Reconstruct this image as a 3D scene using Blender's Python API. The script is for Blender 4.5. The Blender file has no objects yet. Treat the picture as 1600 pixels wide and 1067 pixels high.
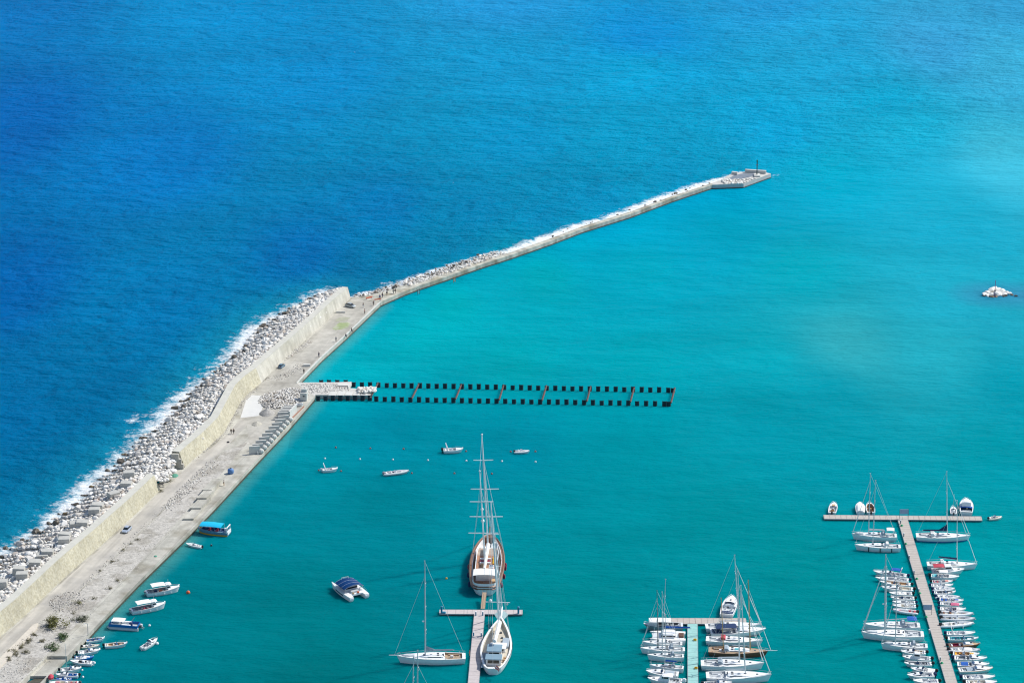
import bpy, math, random
import numpy as np
from mathutils import Vector, Matrix, noise as mnoise

random.seed(7)
rng = np.random.default_rng(11)
scn = bpy.context.scene
COL = scn.collection
R = math.radians
PI = math.pi

# ------------------------------------------------------------------ camera
CH, CP, CF = 350.0, R(19.2), 5000.0      # height above the sea, downward pitch, focal length in photo pixels
SP, CPc = math.sin(CP), math.cos(CP)

def ray(x, y):
    u, v = (x - 800.0) / CF, (y - 533.5) / CF
    return Vector((u, CPc - v * SP, -SP - v * CPc))

def at(x, y, z=0.0):
    """photo point -> place in the world at height z"""
    d = ray(x, y)
    t = (z - CH) / d.z
    return Vector((d.x * t, d.y * t, z))

def up_to(base, x, y):
    """point above `base` (same distance) seen at photo point x, y"""
    d = ray(x, y)
    t = base.y / d.y
    return Vector((d.x * t, base.y, CH + d.z * t))

cam = bpy.data.cameras.new('camera')
cam.lens = 36.0 * CF / 1600.0
cam.sensor_width = 36.0
cam.clip_start, cam.clip_end = 1.0, 30000.0
cam_o = bpy.data.objects.new('camera', cam)
COL.objects.link(cam_o)
cam_o.location = (0, 0, CH)
cam_o.rotation_euler = (PI / 2 - CP, 0, 0)
scn.camera = cam_o

# ------------------------------------------------------------------ light
SUN_EL, SUN_AZ = R(47), math.atan2(0.42, 0.90)        # direction towards the sun, measured from +X to +Y
sd = Vector((math.cos(SUN_EL) * math.cos(SUN_AZ), math.cos(SUN_EL) * math.sin(SUN_AZ), math.sin(SUN_EL)))
sl = bpy.data.lights.new('sun', 'SUN')
sl.energy = 4.6
sl.angle = R(0.5)
sl.color = (1.0, 0.965, 0.90)
so = bpy.data.objects.new('sun', sl)
COL.objects.link(so)
so.rotation_euler = sd.to_track_quat('Z', 'Y').to_euler()
w = bpy.data.worlds.new('World')
scn.world = w
w.use_nodes = True
nt = w.node_tree
sky = nt.nodes.new('ShaderNodeTexSky')
sky.sky_type = 'NISHITA'
sky.sun_disc = False
sky.sun_elevation = SUN_EL
sky.sun_rotation = PI / 2 - SUN_AZ
sky.altitude = 100
nt.links.new(sky.outputs[0], nt.nodes['Background'].inputs[0])
nt.nodes['Background'].inputs[1].default_value = 0.13
vs = scn.view_settings
scn.display_settings.display_device = 'sRGB'
vs.view_transform = 'Standard'
vs.look = 'None'
vs.exposure = 0.0
vs.gamma = 1.0
vs.use_curve_mapping = False
scn.cycles.pixel_filter_type = 'BLACKMAN_HARRIS'
scn.cycles.filter_width = 1.15

# ------------------------------------------------------------------ materials
MATS = {}

def lin(c):
    return tuple(((v / 255) / 12.92 if v / 255 <= 0.04045 else ((v / 255 + 0.055) / 1.055) ** 2.4) for v in c)

def mat(name, col, rough=0.6, var=0.12, scale=1.5, bump=0.0, bscale=None, metal=0.0, spec=0.4, world=False, col2=None, fac2=(0.5, 0.62), s2=0.25):
    """plain procedural material: a base colour with two sizes of noise, optional second colour in patches, bump"""
    if name in MATS:
        return MATS[name]
    m = bpy.data.materials.new(name)
    m.use_nodes = True
    n, l = m.node_tree.nodes, m.node_tree.links
    b = n['Principled BSDF']
    b.inputs['Roughness'].default_value = rough
    b.inputs['Metallic'].default_value = metal
    b.inputs['Specular IOR Level'].default_value = spec
    if world:
        tc = n.new('ShaderNodeNewGeometry').outputs['Position']
    else:
        tc = n.new('ShaderNodeTexCoord').outputs['Object']
    base = None
    if var > 0:
        nz = n.new('ShaderNodeTexNoise')
        nz.inputs['Scale'].default_value = scale
        nz.inputs['Detail'].default_value = 5
        nz.inputs['Roughness'].default_value = 0.65
        l.new(tc, nz.inputs['Vector'])
        mr = n.new('ShaderNodeMapRange')
        mr.inputs['From Min'].default_value = 0.25
        mr.inputs['From Max'].default_value = 0.75
        mr.inputs['To Min'].default_value = 1 - var
        mr.inputs['To Max'].default_value = 1 + var
        l.new(nz.outputs['Fac'], mr.inputs['Value'])
        mx = n.new('ShaderNodeVectorMath')
        mx.operation = 'SCALE'
        l.new(mr.outputs['Result'], mx.inputs['Scale'])
        if col2 is not None:
            nz2 = n.new('ShaderNodeTexNoise')
            nz2.inputs['Scale'].default_value = s2
            nz2.inputs['Detail'].default_value = 4
            l.new(tc, nz2.inputs['Vector'])
            m2 = n.new('ShaderNodeMapRange')
            m2.inputs['From Min'].default_value = fac2[0]
            m2.inputs['From Max'].default_value = fac2[1]
            l.new(nz2.outputs['Fac'], m2.inputs['Value'])
            mc = n.new('ShaderNodeMix')
            mc.data_type = 'RGBA'
            mc.inputs['A'].default_value = (*col, 1)
            mc.inputs['B'].default_value = (*col2, 1)
            l.new(m2.outputs['Result'], mc.inputs['Factor'])
            l.new(mc.outputs['Result'], mx.inputs[0])
        else:
            mx.inputs[0].default_value = col
        l.new(mx.outputs[0], b.inputs['Base Color'])
    else:
        b.inputs['Base Color'].default_value = (*col, 1)
    if bump > 0:
        nb = n.new('ShaderNodeTexNoise')
        nb.inputs['Scale'].default_value = bscale or scale * 2
        nb.inputs['Detail'].default_value = 6
        l.new(tc, nb.inputs['Vector'])
        bp = n.new('ShaderNodeBump')
        bp.inputs['Strength'].default_value = 1.0
        bp.inputs['Distance'].default_value = bump
        l.new(nb.outputs['Fac'], bp.inputs['Height'])
        l.new(bp.outputs[0], b.inputs['Normal'])
    MATS[name] = m
    return m

WHITE = mat('gelcoat_white', (0.86, 0.87, 0.87), 0.28, 0.05, 1.2)
CREAM = mat('gelcoat_cream', (0.72, 0.68, 0.58), 0.35, 0.06, 1.2)
DECKW = mat('deck_offwhite', (0.80, 0.81, 0.80), 0.55, 0.06, 2.0)
DECKG = mat('deck_grey', (0.50, 0.53, 0.55), 0.6, 0.08, 2.0)
TEAK = mat('teak', (0.42, 0.31, 0.21), 0.6, 0.15, 3.0)
VARN = mat('varnished_wood', (0.22, 0.115, 0.07), 0.35, 0.2, 3.0)
BROWN = mat('brown_wood', (0.17, 0.085, 0.05), 0.5, 0.2, 3.0)
GLASS = mat('dark_glass', (0.02, 0.03, 0.04), 0.08, 0.0, spec=0.6)
BGLASS = mat('blue_glass', (0.015, 0.06, 0.14), 0.08, 0.0, spec=0.6)
ALU = mat('aluminium', (0.62, 0.65, 0.67), 0.4, 0.04, 2.0, metal=0.25)
STEEL = mat('stainless', (0.7, 0.72, 0.73), 0.3, 0.0, metal=0.4)
BLACK = mat('black_plastic', (0.02, 0.022, 0.026), 0.4, 0.0)
DGREY = mat('dark_grey', (0.09, 0.1, 0.11), 0.5, 0.1)
GREY = mat('mid_grey', (0.28, 0.31, 0.34), 0.5, 0.1)
LGREY = mat('light_grey_hypalon', (0.64, 0.67, 0.69), 0.5, 0.06)
NAVY = mat('navy_canvas', (0.012, 0.035, 0.11), 0.8, 0.15, 3.0)
BLUE = mat('blue_canvas', (0.01, 0.10, 0.42), 0.8, 0.12, 3.0)
HBLUE = mat('blue_paint', (0.01, 0.15, 0.45), 0.4, 0.1, 2.0)
SOLAR = mat('blue_solar_panel', (0.003, 0.04, 0.15), 0.5, 0.1, 1.5, spec=0.1)
CYAN = mat('cyan_canvas', (0.0, 0.45, 0.72), 0.8, 0.08, 2.0)
RED = mat('red_canvas', (0.50, 0.06, 0.09), 0.8, 0.1, 3.0)
PINK = mat('pink_canvas', (0.58, 0.14, 0.24), 0.8, 0.1, 3.0)
MAROON = mat('maroon_rubber', (0.22, 0.015, 0.05), 0.5, 0.1, 3.0)
ORANGE = mat('orange_paint', (0.75, 0.14, 0.05), 0.5, 0.1, 3.0)
YELLOW = mat('yellow_paint', (0.72, 0.40, 0.02), 0.5, 0.15, 2.0)
GCANVAS = mat('grey_canvas', (0.34, 0.41, 0.47), 0.85, 0.1, 2.5)
WCANVAS = mat('white_canvas', (0.82, 0.82, 0.80), 0.85, 0.05, 2.5)
TAN = mat('tan_cushion', (0.55, 0.36, 0.20), 0.75, 0.15, 3.0)
TANP = mat('tan_mast', (0.42, 0.28, 0.12), 0.45, 0.1, 2.0)
ROPE = mat('rope_wire', (0.62, 0.64, 0.65), 0.5, 0.0)
TURQ = mat('turquoise_vinyl', (0.12, 0.5, 0.55), 0.5, 0.1, 3.0)

# ------------------------------------------------------------------ mesh helpers
class MB:
    def __init__(self):
        self.v, self.f = [], []

    def add(self, vs, fs):
        k = len(self.v)
        self.v.extend([tuple(p) for p in vs])
        self.f.extend([tuple(i + k for i in f) for f in fs])
        return self

    def box(self, c, s, rz=0.0, top=1.0, rx=0.0, ry=0.0):
        x, y, z = s[0] / 2, s[1] / 2, s[2] / 2
        vs = [(-x, -y, -z), (x, -y, -z), (x, y, -z), (-x, y, -z), (-x * top, -y * top, z), (x * top, -y * top, z), (x * top, y * top, z), (-x * top, y * top, z)]
        M = Matrix.Translation(Vector(c)) @ Matrix.Rotation(rz, 4, 'Z') @ Matrix.Rotation(ry, 4, 'Y') @ Matrix.Rotation(rx, 4, 'X')
        return self.add([M @ Vector(p) for p in vs], [(0, 3, 2, 1), (4, 5, 6, 7), (0, 1, 5, 4), (1, 2, 6, 5), (2, 3, 7, 6), (3, 0, 4, 7)])

    def bbox(self, c, s, bev=0.1, rz=0.0):
        """box with bevelled upright corners and a bevelled top"""
        x, y, z = s[0] / 2, s[1] / 2, s[2] / 2
        b = min(bev, x * 0.9, y * 0.9)
        ring = lambda i, h: [(x - i, -y + i + b, h), (x - i, y - i - b, h), (x - i - b, y - i, h), (-x + i + b, y - i, h), (-x + i, y - i - b, h), (-x + i, -y + i + b, h), (-x + i + b, -y + i, h), (x - i - b, -y + i, h)]
        b2 = min(b, z)
        rows = [ring(0, -z), ring(0, z - b2), ring(b2 * 0.6, z)]
        M = Matrix.Translation(Vector(c)) @ Matrix.Rotation(rz, 4, 'Z')
        return self.loft([[M @ Vector(p) for p in r] for r in rows], True, True)

    def loft(self, rows, closed=False, caps=False):
        n = len(rows[0])
        vs = [p for r in rows for p in r]
        fs = []
        m = n if closed else n - 1
        for i in range(len(rows) - 1):
            for j in range(m):
                a, b = i * n + j, i * n + (j + 1) % n
                fs.append((a, b, b + n, a + n))
        if caps:
            fs.append(tuple(range(n))[::-1])
            fs.append(tuple(range((len(rows) - 1) * n, len(rows) * n)))
        return self.add(vs, fs)

    def tube(self, pts, rad, n=6, caps=True):
        pts = [Vector(p) for p in pts]
        rr = rad if isinstance(rad, (list, tuple)) else [rad] * len(pts)
        rows = []
        for i, p in enumerate(pts):
            t = (pts[min(i + 1, len(pts) - 1)] - pts[max(i - 1, 0)]).normalized()
            a = Vector((0, 0, 1)) if abs(t.z) < 0.9 else Vector((1, 0, 0))
            u = t.cross(a).normalized()
            q = t.cross(u)
            rows.append([p + (u * math.cos(2 * PI * k / n) + q * math.sin(2 * PI * k / n)) * rr[i] for k in range(n)])
        return self.loft(rows, True, caps)

    def ball(self, c, r, n=8, m=6):
        r = r if isinstance(r, (list, tuple)) else (r, r, r)
        rows = []
        for i in range(m + 1):
            a = -PI / 2 + PI * i / m
            rows.append([(c[0] + r[0] * math.cos(a) * math.cos(2 * PI * k / n), c[1] + r[1] * math.cos(a) * math.sin(2 * PI * k / n), c[2] + r[2] * math.sin(a)) for k in range(n)])
        return self.loft(rows, True)

    def poly(self, pts, z0, z1):
        """upright prism on a ground outline (world or local x, y)"""
        n = len(pts)
        ar = sum(pts[i][0] * pts[(i + 1) % n][1] - pts[(i + 1) % n][0] * pts[i][1] for i in range(n))
        if ar < 0:
            pts = pts[::-1]
        vs = [(p[0], p[1], z0) for p in pts] + [(p[0], p[1], z1) for p in pts]
        fs = [tuple(range(n))[::-1], tuple(range(n, 2 * n))] + [(i, (i + 1) % n, n + (i + 1) % n, n + i) for i in range(n)]
        return self.add(vs, fs)

    def build(self, name, m, parent=None, smooth=False, tri=False):
        me = bpy.data.meshes.new(name)
        me.from_pydata(self.v, [], self.f)
        me.materials.append(m)
        if smooth:
            me.polygons.foreach_set('use_smooth', [True] * len(me.polygons))
        me.update()
        o = bpy.data.objects.new(name, me)
        COL.objects.link(o)
        if parent is not None:
            o.parent = parent
        return o

def tag(o, label=None, cat=None, group=None, kind=None):
    if label: o['label'] = label
    if cat: o['category'] = cat
    if group: o['group'] = group
    if kind: o['kind'] = kind
    return o

def empty(name, loc, rz=0.0, label=None, cat=None, group=None):
    o = bpy.data.objects.new(name, None)
    o.empty_display_size = 0.5
    COL.objects.link(o)
    o.location = loc
    o.rotation_euler = (0, 0, rz)
    return tag(o, label, cat, group)

KIDS = {}
def copy_tree(o, parent=None):
    c = o.copy()
    COL.objects.link(c)
    c.parent = parent
    for ch in list(o.children):
        copy_tree(ch, c)
    return c

def lerp(a, b, t):
    return a + (b - a) * t

def resample(pts, step):
    out = [pts[0]]
    for a, b in zip(pts[:-1], pts[1:]):
        n = max(1, int((b - a).length / step))
        for i in range(1, n + 1):
            out.append(a.lerp(b, i / n))
    return out
# ------------------------------------------------------------------ outlines traced on the photograph, put on the ground
DZ = 1.6                                                   # quay deck above the water
EDGE_PX = [(-10, 1146), (30, 1102), (64, 1067), (76.7, 1054), (100.2, 1031), (130, 1000), (160, 967), (215, 910), (288, 839), (336, 790), (399.5, 721), (448.5, 669.5), (492, 619), (464, 599), (476, 586), (503, 558), (539, 525.5), (594.7, 472)]
EDGE = [at(x, y, DZ) for x, y in EDGE_PX]
WB1 = [at(x, y, DZ) for x, y in [(-40, 1031), (0, 994.7), (37.6, 962.6), (103, 900), (160, 850), (215, 800), (250, 765.5)]]
WH1 = [5.4, 5.3, 5.2, 5.1, 4.9, 4.8, 4.7]
WB2 = [at(x, y, DZ) for x, y in [(289, 730), (300.5, 719), (323, 701), (350, 675.5), (365, 648.5), (377, 626), (392, 611), (408.5, 597.5)]]
WH2 = [4.7, 4.7, 4.8, 5.0, 5.2, 5.3, 5.2, 4.9]
WB3 = [at(x, y, DZ) for x, y in [(408.5, 597.5), (434, 571), (464, 543.5), (495.5, 515), (523.5, 488), (548, 466.5)]]
WH3 = [4.9, 4.5, 4.4, 4.3, 4.2, 4.0]
WATER_PX = [(-60, 925), (0, 865), (24, 850), (67.5, 826), (94.5, 803.5), (124.5, 781), (143, 761), (161, 743.5), (180.5, 728.5), (198.5, 704.5), (213.5, 691), (228.5, 679), (252.5, 662.5), (275, 638), (299, 611), (320, 593), (341, 575), (380, 542), (395, 521), (414.5, 504.5), (437, 491), (461, 479), (485, 467), (497, 459), (516, 455)]
WATER = [at(x, y) for x, y in WATER_PX]
ARM_IN_PX = [(594.7, 472), (633, 455), (654, 447), (700, 431.5), (750, 414), (800, 398), (860, 377), (908, 358.5), (985, 334.5), (1050, 310), (1113, 289)]
ARM_BK_PX = [(548, 466), (566, 463.5), (605, 454.5), (632, 446), (660, 436), (700, 422.5), (750, 407), (800, 393.5), (860, 372.6), (908, 354.4), (985, 330.8), (1050, 306.6), (1113, 286)]
ARM_IN = [at(x, y, 1.7) for x, y in ARM_IN_PX]
ARM_BK = [at(x, y, 1.7) for x, y in ARM_BK_PX]
HEAD_PX = [(1113, 289), (1162, 287.2), (1204.5, 271.6), (1196, 269.5), (1164.5, 268.3), (1142.5, 271.3), (1128.5, 280.5), (1113, 286)]
HEAD = [at(x, y, 1.75) for x, y in HEAD_PX]
JETTY_PX = [(452, 612), (464, 597.5), (529, 597), (550, 596.2), (544, 606), (560, 607.3), (586, 604.5), (578, 617.5), (493, 616.8), (484, 626)]

def seg_dist(P, A, B):
    """numpy distance of points P (n,2) to the segment A-B"""
    ab = B - A
    t = np.clip(((P - A) @ ab) / max(ab @ ab, 1e-9), 0, 1)
    return np.linalg.norm(P - (A + t[:, None] * ab), axis=1)

def line_dist(P, pts):
    q = [np.array((p[0], p[1])) for p in pts]
    d = np.full(len(P), 1e9)
    for a, b in zip(q[:-1], q[1:]):
        d = np.minimum(d, seg_dist(P, a, b))
    return d

# ------------------------------------------------------------------ the sea: one sheet to the horizon
WCOL = [  # photo point, water colour there (sRGB) - from depth and sand, with sky reflection mixed into it
    (0, 0, (0, 124, 196)), (400, 0, (0, 152, 215)), (800, 0, (30, 160, 222)), (1200, 0, (28, 162, 221)), (1600, 0, (49, 167, 217)),
    (0, 200, (0, 106, 183)), (0, 450, (0, 104, 176)), (0, 650, (0, 114, 170)), (0, 800, (0, 113, 158)), (-300, 300, (0, 100, 174)),
    (250, 250, (0, 128, 201)), (250, 480, (0, 125, 183)), (480, 120, (2, 147, 209)), (480, 400, (0, 113, 182)), (600, 330, (0, 127, 187)), (180, 620, (0, 113, 164)),
    (800, 100, (10, 160, 212)), (1000, 60, (0, 150, 217)), (1300, 55, (26, 171, 220)), (1300, 110, (21, 173, 219)), (1000, 110, (0, 172, 220)), (800, 220, (0, 155, 205)), (1000, 220, (0, 164, 207)), (740, 330, (0, 137, 186)), (900, 310, (0, 146, 191)),
    (1200, 200, (0, 171, 218)), (1380, 160, (0, 169, 208)), (1420, 200, (18, 181, 214)), (1580, 110, (59, 182, 221)), (1460, 70, (55, 170, 220)), (1580, 250, (65, 192, 218)), (1300, 280, (0, 172, 201)), (1480, 340, (22, 172, 200)),
    (640, 420, (0, 116, 167)), (560, 440, (0, 109, 162)), (720, 393, (0, 128, 175)), (850, 343, (0, 139, 187)), (950, 318, (0, 147, 194)), (1060, 280, (0, 154, 198)), (640, 485, (0, 171, 187)), (760, 435, (5, 170, 186)), (900, 385, (0, 170, 195)), (1000, 350, (0, 167, 196)), (1120, 310, (0, 161, 195)),
    (1900, 200, (40, 185, 213)), (1900, 600, (16, 159, 184)), (1130, 350, (0, 160, 185)), (1000, 420, (0, 169, 189)), (850, 430, (0, 172, 182)), (700, 470, (0, 176, 180)), (650, 520, (0, 174, 183)),
    (1250, 430, (0, 166, 182)), (1480, 470, (29, 171, 194)), (1320, 540, (50, 169, 180)), (1480, 545, (35, 173, 189)), (1590, 520, (30, 170, 191)), (1200, 560, (4, 163, 177)),
    (560, 580, (0, 175, 187)), (800, 570, (0, 164, 174)), (1000, 580, (0, 162, 175)), (1300, 610, (0, 152, 169)), (1580, 600, (0, 154, 172)), (1200, 650, (0, 148, 164)),
    (600, 670, (0, 139, 160)), (800, 700, (0, 138, 158)), (1000, 720, (0, 143, 156)), (1300, 720, (0, 148, 162)), (1560, 720, (0, 152, 165)),
    (480, 720, (0, 141, 156)), (430, 800, (0, 129, 144)), (600, 800, (0, 126, 139)), (850, 820, (0, 136, 147)), (1100, 830, (0, 141, 150)), (1250, 880, (0, 139, 145)),
    (350, 900, (0, 125, 136)), (450, 950, (0, 120, 128)), (300, 1000, (0, 118, 127)), (500, 1050, (0, 115, 121)), (900, 950, (0, 133, 139)), (900, 1050, (0, 127, 131)), (1250, 1000, (0, 135, 142)), (1560, 860, (0, 151, 159)), (1590, 1020, (0, 147, 152)), (1340, 1050, (0, 137, 142)), (250, 1300, (0, 119, 126)), (900, 1300, (0, 126, 131)), (1700, 1300, (0, 147, 150)),
]
WGAIN = 0.76

def lump(P, k, ph):
    a = np.sin(P[:, 0] * k * 2.1 + P[:, 1] * k * 1.3 + ph) + np.sin(P[:, 0] * k * 5.3 - P[:, 1] * k * 3.7 + ph * 2) * .7 + np.sin(P[:, 0] * k * 9.1 + P[:, 1] * k * 8.3 + ph * 3) * .5
    return np.clip(a / 2.4 * .5 + .5, 0, 1)

def build_sea():
    def axis(lo, hi, step, far):
        mid = list(np.arange(lo, hi + 0.1, step))
        out, s = [], step
        x = hi
        while x < far:
            s *= 1.22
            x += s
            out.append(x)
        pre, s, x = [], step, lo
        while x > -far:
            s *= 1.22
            x -= s
            pre.append(x)
        return np.array(pre[::-1] + mid + out)
    xs, ys = axis(-240, 260, 2.0, 12000), axis(700, 1500, 2.4, 14000)
    X, Y = np.meshgrid(xs, ys)
    P = np.stack([X.ravel(), Y.ravel()], 1)
    nx, ny = len(xs), len(ys)
    co = np.zeros((nx * ny, 3), np.float32)
    co[:, :2] = P
    i = np.arange(nx * ny).reshape(ny, nx)
    q = np.stack([i[:-1, :-1], i[:-1, 1:], i[1:, 1:], i[1:, :-1]], -1).reshape(-1, 4)
    me = bpy.data.meshes.new('sea')
    me.vertices.add(len(co))
    me.vertices.foreach_set('co', co.ravel())
    me.loops.add(q.size)
    me.loops.foreach_set('vertex_index', q.ravel().astype(np.int32))
    me.polygons.add(len(q))
    me.polygons.foreach_set('loop_start', np.arange(0, q.size, 4, dtype=np.int32))
    me.polygons.foreach_set('loop_total', np.full(len(q), 4, np.int32))
    me.update()
    me.validate()
    # water colour, sky reflection included: blend of the chart points, in ground space (depth squeezed as the sandbanks lie)
    C = np.array([at(x, y)[:2] for x, y, c in WCOL])
    K = np.array([lin(c) for x, y, c in WCOL])
    sq = np.array([1.0, 0.42])
    acc, wt = np.zeros((len(P), 3)), np.zeros(len(P))
    for c, k in zip(C, K):
        d2 = (((P - c) * sq) ** 2).sum(1)
        wgt = 1.0 / (d2 + 90.0) ** 1.7
        acc += wgt[:, None] * k
        wt += wgt
    col = acc / wt[:, None] * WGAIN
    # sea side of the breakwater or harbour side
    bar = [Vector((-900, -400, 0))] + EDGE[:12] + EDGE[14:] + ARM_IN[1:] + HEAD[1:3]
    d_w = line_dist(P, WATER)
    armb = [at(x, y + 2.0) for x, y in ARM_BK_PX]
    d_a = line_dist(P, armb + [HEAD[4]])
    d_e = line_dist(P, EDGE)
    d_r = line_dist(P, [at(1553, 460), at(1575, 461), at(1660, 463)])
    foam = np.clip(1.0 - d_w / 11.0, 0, 1) ** 1.2 * (0.48 + 0.55 * lump(P, 0.045, 1.0))
    far = P[:, 1]
    foam = np.maximum(foam, np.clip(1.05 - np.abs(d_a - 1.0) / 8.0, 0, 1) ** 1.1 * (0.72 + 0.45 * lump(P, 0.04, 5.0)) * np.clip((P[:, 0] + 72) / 18, 0, 1))
    side_m = P[:, 1] - np.interp(P[:, 0], [p[0] for p in armb], [p[1] for p in armb])     # foam only on the open side of the mole
    foam *= np.where((P[:, 0] > armb[0][0]) & (side_m < -3.0), 0.0, 1.0)
    # a few breakers on hidden rocks
    for x, y, r in [(212, 655, 4.0), (219, 653, 2.5), (208, 657, 2.5), (236, 649, 3.0), (175, 722, 3.0), (600, 443, 2.0), (1209, 275, 2.5)]:
        c = np.array(at(x, y)[:2])
        d = np.sqrt((((P - c) * np.array([1.0, .6])) ** 2).sum(1))
        foam = np.maximum(foam, np.clip(1 - d / (r * 1.6), 0, 1) * 0.55)
    # pale strip along the quay: shallows plus the wall's painted reflection; green shallows off the breakwater, dark reef
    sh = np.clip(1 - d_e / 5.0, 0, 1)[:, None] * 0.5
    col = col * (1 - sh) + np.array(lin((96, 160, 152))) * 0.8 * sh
    sh = np.clip(1 - d_w / 26.0, 0, 1)[:, None] ** 1.5 * 0.65
    col = col * (1 - sh) + np.array(lin((20, 140, 165))) * sh
    sh = np.clip(1 - d_r / 17.0, 0, 1)[:, None] ** .8 * 0.8
    col = col * (1 - sh) + np.array(lin((52, 116, 150))) * sh
    inner = np.clip(d_a, 0, 1) * 0
    # chop: rough outside, ripples inside the harbour (which side of the breakwater line)
    line = bar
    px = P[:, 0]
    bx, by = [p[0] for p in sorted((p[0], p[1]) for p in line)], [p[1] for p in sorted((p[0], p[1]) for p in line)]
    bx.append(bx[-1] + 500); by.append(by[-1] + 260)          # beyond the head the rough water fades slowly into the bay
    yb = np.interp(px, bx, by, left=-1e5)
    soft = 50 + np.clip(px - bx[-2] + 40, 0, 400) * 0.9
    chop = np.clip((P[:, 1] - yb) / soft + 0.5, 0, 1)
    chop = chop * chop * (3 - 2 * chop)
    def attr(name, typ, arr):
        a = me.attributes.new(name, typ, 'POINT')
        if typ == 'FLOAT':
            a.data.foreach_set('value', arr.astype(np.float32))
        else:
            rgba = np.ones((len(arr), 4), np.float32)
            rgba[:, :3] = arr
            a.data.foreach_set('color', rgba.ravel())
    attr('water_tint', 'FLOAT_COLOR', col)
    attr('foam', 'FLOAT', foam)
    attr('chop', 'FLOAT', chop)
    m = bpy.data.materials.new('sea_water')
    m.use_nodes = True
    n, l = m.node_tree.nodes, m.node_tree.links
    b = n['Principled BSDF']
    b.inputs['Roughness'].default_value = 0.12
    b.inputs['Specular IOR Level'].default_value = SEA_SPEC
    b.subsurface_method = 'BURLEY'
    b.inputs['Subsurface Weight'].default_value = 0.85
    b.inputs['Subsurface Radius'].default_value = (1.0, 1.0, 1.0)
    b.inputs['Subsurface Scale'].default_value = 4.0
    geo = n.new('ShaderNodeNewGeometry').outputs['Position']
    def A(name):
        a = n.new('ShaderNodeAttribute')
        a.attribute_name = name
        return a
    def math_(op, a, b_=None, c=None):
        x = n.new('ShaderNodeMath')
        x.operation = op
        for k, v in enumerate((a, b_, c)):
            if v is None: continue
            if isinstance(v, (int, float)): x.inputs[k].default_value = v
            else: l.new(v, x.inputs[k])
        return x.outputs[0]
    def noise_(scale, sx=1.0, sy=1.0, rot=0.0, detail=4, rough=0.6):
        mp = n.new('ShaderNodeMapping')
        mp.inputs['Scale'].default_value = (sx, sy, 1)
        mp.inputs['Rotation'].default_value = (0, 0, rot)
        l.new(geo, mp.inputs['Vector'])
        z = n.new('ShaderNodeTexNoise')
        z.inputs['Scale'].default_value = scale
        z.inputs['Detail'].default_value = detail
        z.inputs['Roughness'].default_value = rough
        l.new(mp.outputs[0], z.inputs['Vector'])
        return z.outputs['Fac']
    body, fo, ch = A('water_tint'), A('foam'), A('chop')
    # foam with its own lacy shape
    f1 = noise_(0.32, 0.8, 0.8, 0.3, 6, 0.72)
    f2 = noise_(1.1, 1, 1, 0, 4, 0.7)
    fm = math_('ADD', fo.outputs['Fac'], math_('MULTIPLY', math_('ADD', math_('MULTIPLY', f1, 0.65), math_('MULTIPLY', f2, 0.35)), 2.1))
    mr = n.new('ShaderNodeMapRange')
    mr.inputs['From Min'].default_value = 1.42
    mr.inputs['From Max'].default_value = 1.80
    l.new(fm, mr.inputs['Value'])
    fgate = math_('MULTIPLY', mr.outputs['Result'], math_('MINIMUM', math_('MULTIPLY', fo.outputs['Fac'], 6.0), 1.0))
    # whitecaps: rare specks out at sea
    wc = n.new('ShaderNodeMapRange')
    wc.inputs['From Min'].default_value = 0.765
    wc.inputs['From Max'].default_value = 0.80
    l.new(noise_(0.22, 0.7, 1.0, 0.1, 3, 0.75), wc.inputs['Value'])
    fgate = math_('MAXIMUM', fgate, math_('MULTIPLY', wc.outputs['Result'], math_('MULTIPLY', ch.outputs['Fac'], 0.75)))
    # wind lanes: slow patches of the water's own colour
    pv = n.new('ShaderNodeMapRange')
    pv.inputs['From Min'].default_value = 0.3
    pv.inputs['From Max'].default_value = 0.7
    pv.inputs['To Min'].default_value = 0.90
    pv.inputs['To Max'].default_value = 1.10
    l.new(noise_(0.02, 0.6, 1.6, 0.05, 4, 0.6), pv.inputs['Value'])
    sc = n.new('ShaderNodeVectorMath')
    sc.operation = 'SCALE'
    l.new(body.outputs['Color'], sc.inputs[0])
    l.new(pv.outputs['Result'], sc.inputs['Scale'])
    mx = n.new('ShaderNodeMix')
    mx.data_type = 'RGBA'
    l.new(fgate, mx.inputs['Factor'])
    l.new(sc.outputs[0], mx.inputs['A'])
    mx.inputs['B'].default_value = (0.80, 0.84, 0.86, 1)
    l.new(mx.outputs['Result'], b.inputs['Base Color'])
    l.new(math_('ADD', math_('MULTIPLY', fgate, 0.6), 0.12), b.inputs['Roughness'])
    # waves
    h_out = math_('ADD', math_('MULTIPLY', noise_(0.10, 0.75, 1.25, 0.03, 5, 0.68), 1.0), math_('MULTIPLY', noise_(0.32, 0.8, 1.2, -0.15, 3, 0.6), 0.22))
    h_in = math_('ADD', math_('MULTIPLY', noise_(0.12, 0.6, 1.25, 0.06, 5, 0.62), 0.5), math_('MULTIPLY', noise_(0.6, 0.5, 1.2, -0.2, 2, 0.5), 0.06))
    h = math_('ADD', math_('MULTIPLY', h_out, math_('MULTIPLY', ch.outputs['Fac'], WAVE_OUT)), math_('MULTIPLY', h_in, WAVE_IN))
    bp = n.new('ShaderNodeBump')
    bp.inputs['Strength'].default_value = 1.0
    bp.inputs['Distance'].default_value = 1.0
    l.new(h, bp.inputs['Height'])
    l.new(bp.outputs[0], b.inputs['Normal'])
    me.materials.append(m)
    o = bpy.data.objects.new('sea', me)
    COL.objects.link(o)
    tag(o, 'turquoise harbour water turning deep blue in the open sea', kind='structure')
SEA_SPEC, WAVE_OUT, WAVE_IN = 0.0005, 5.6, 3.6
build_sea()

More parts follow.
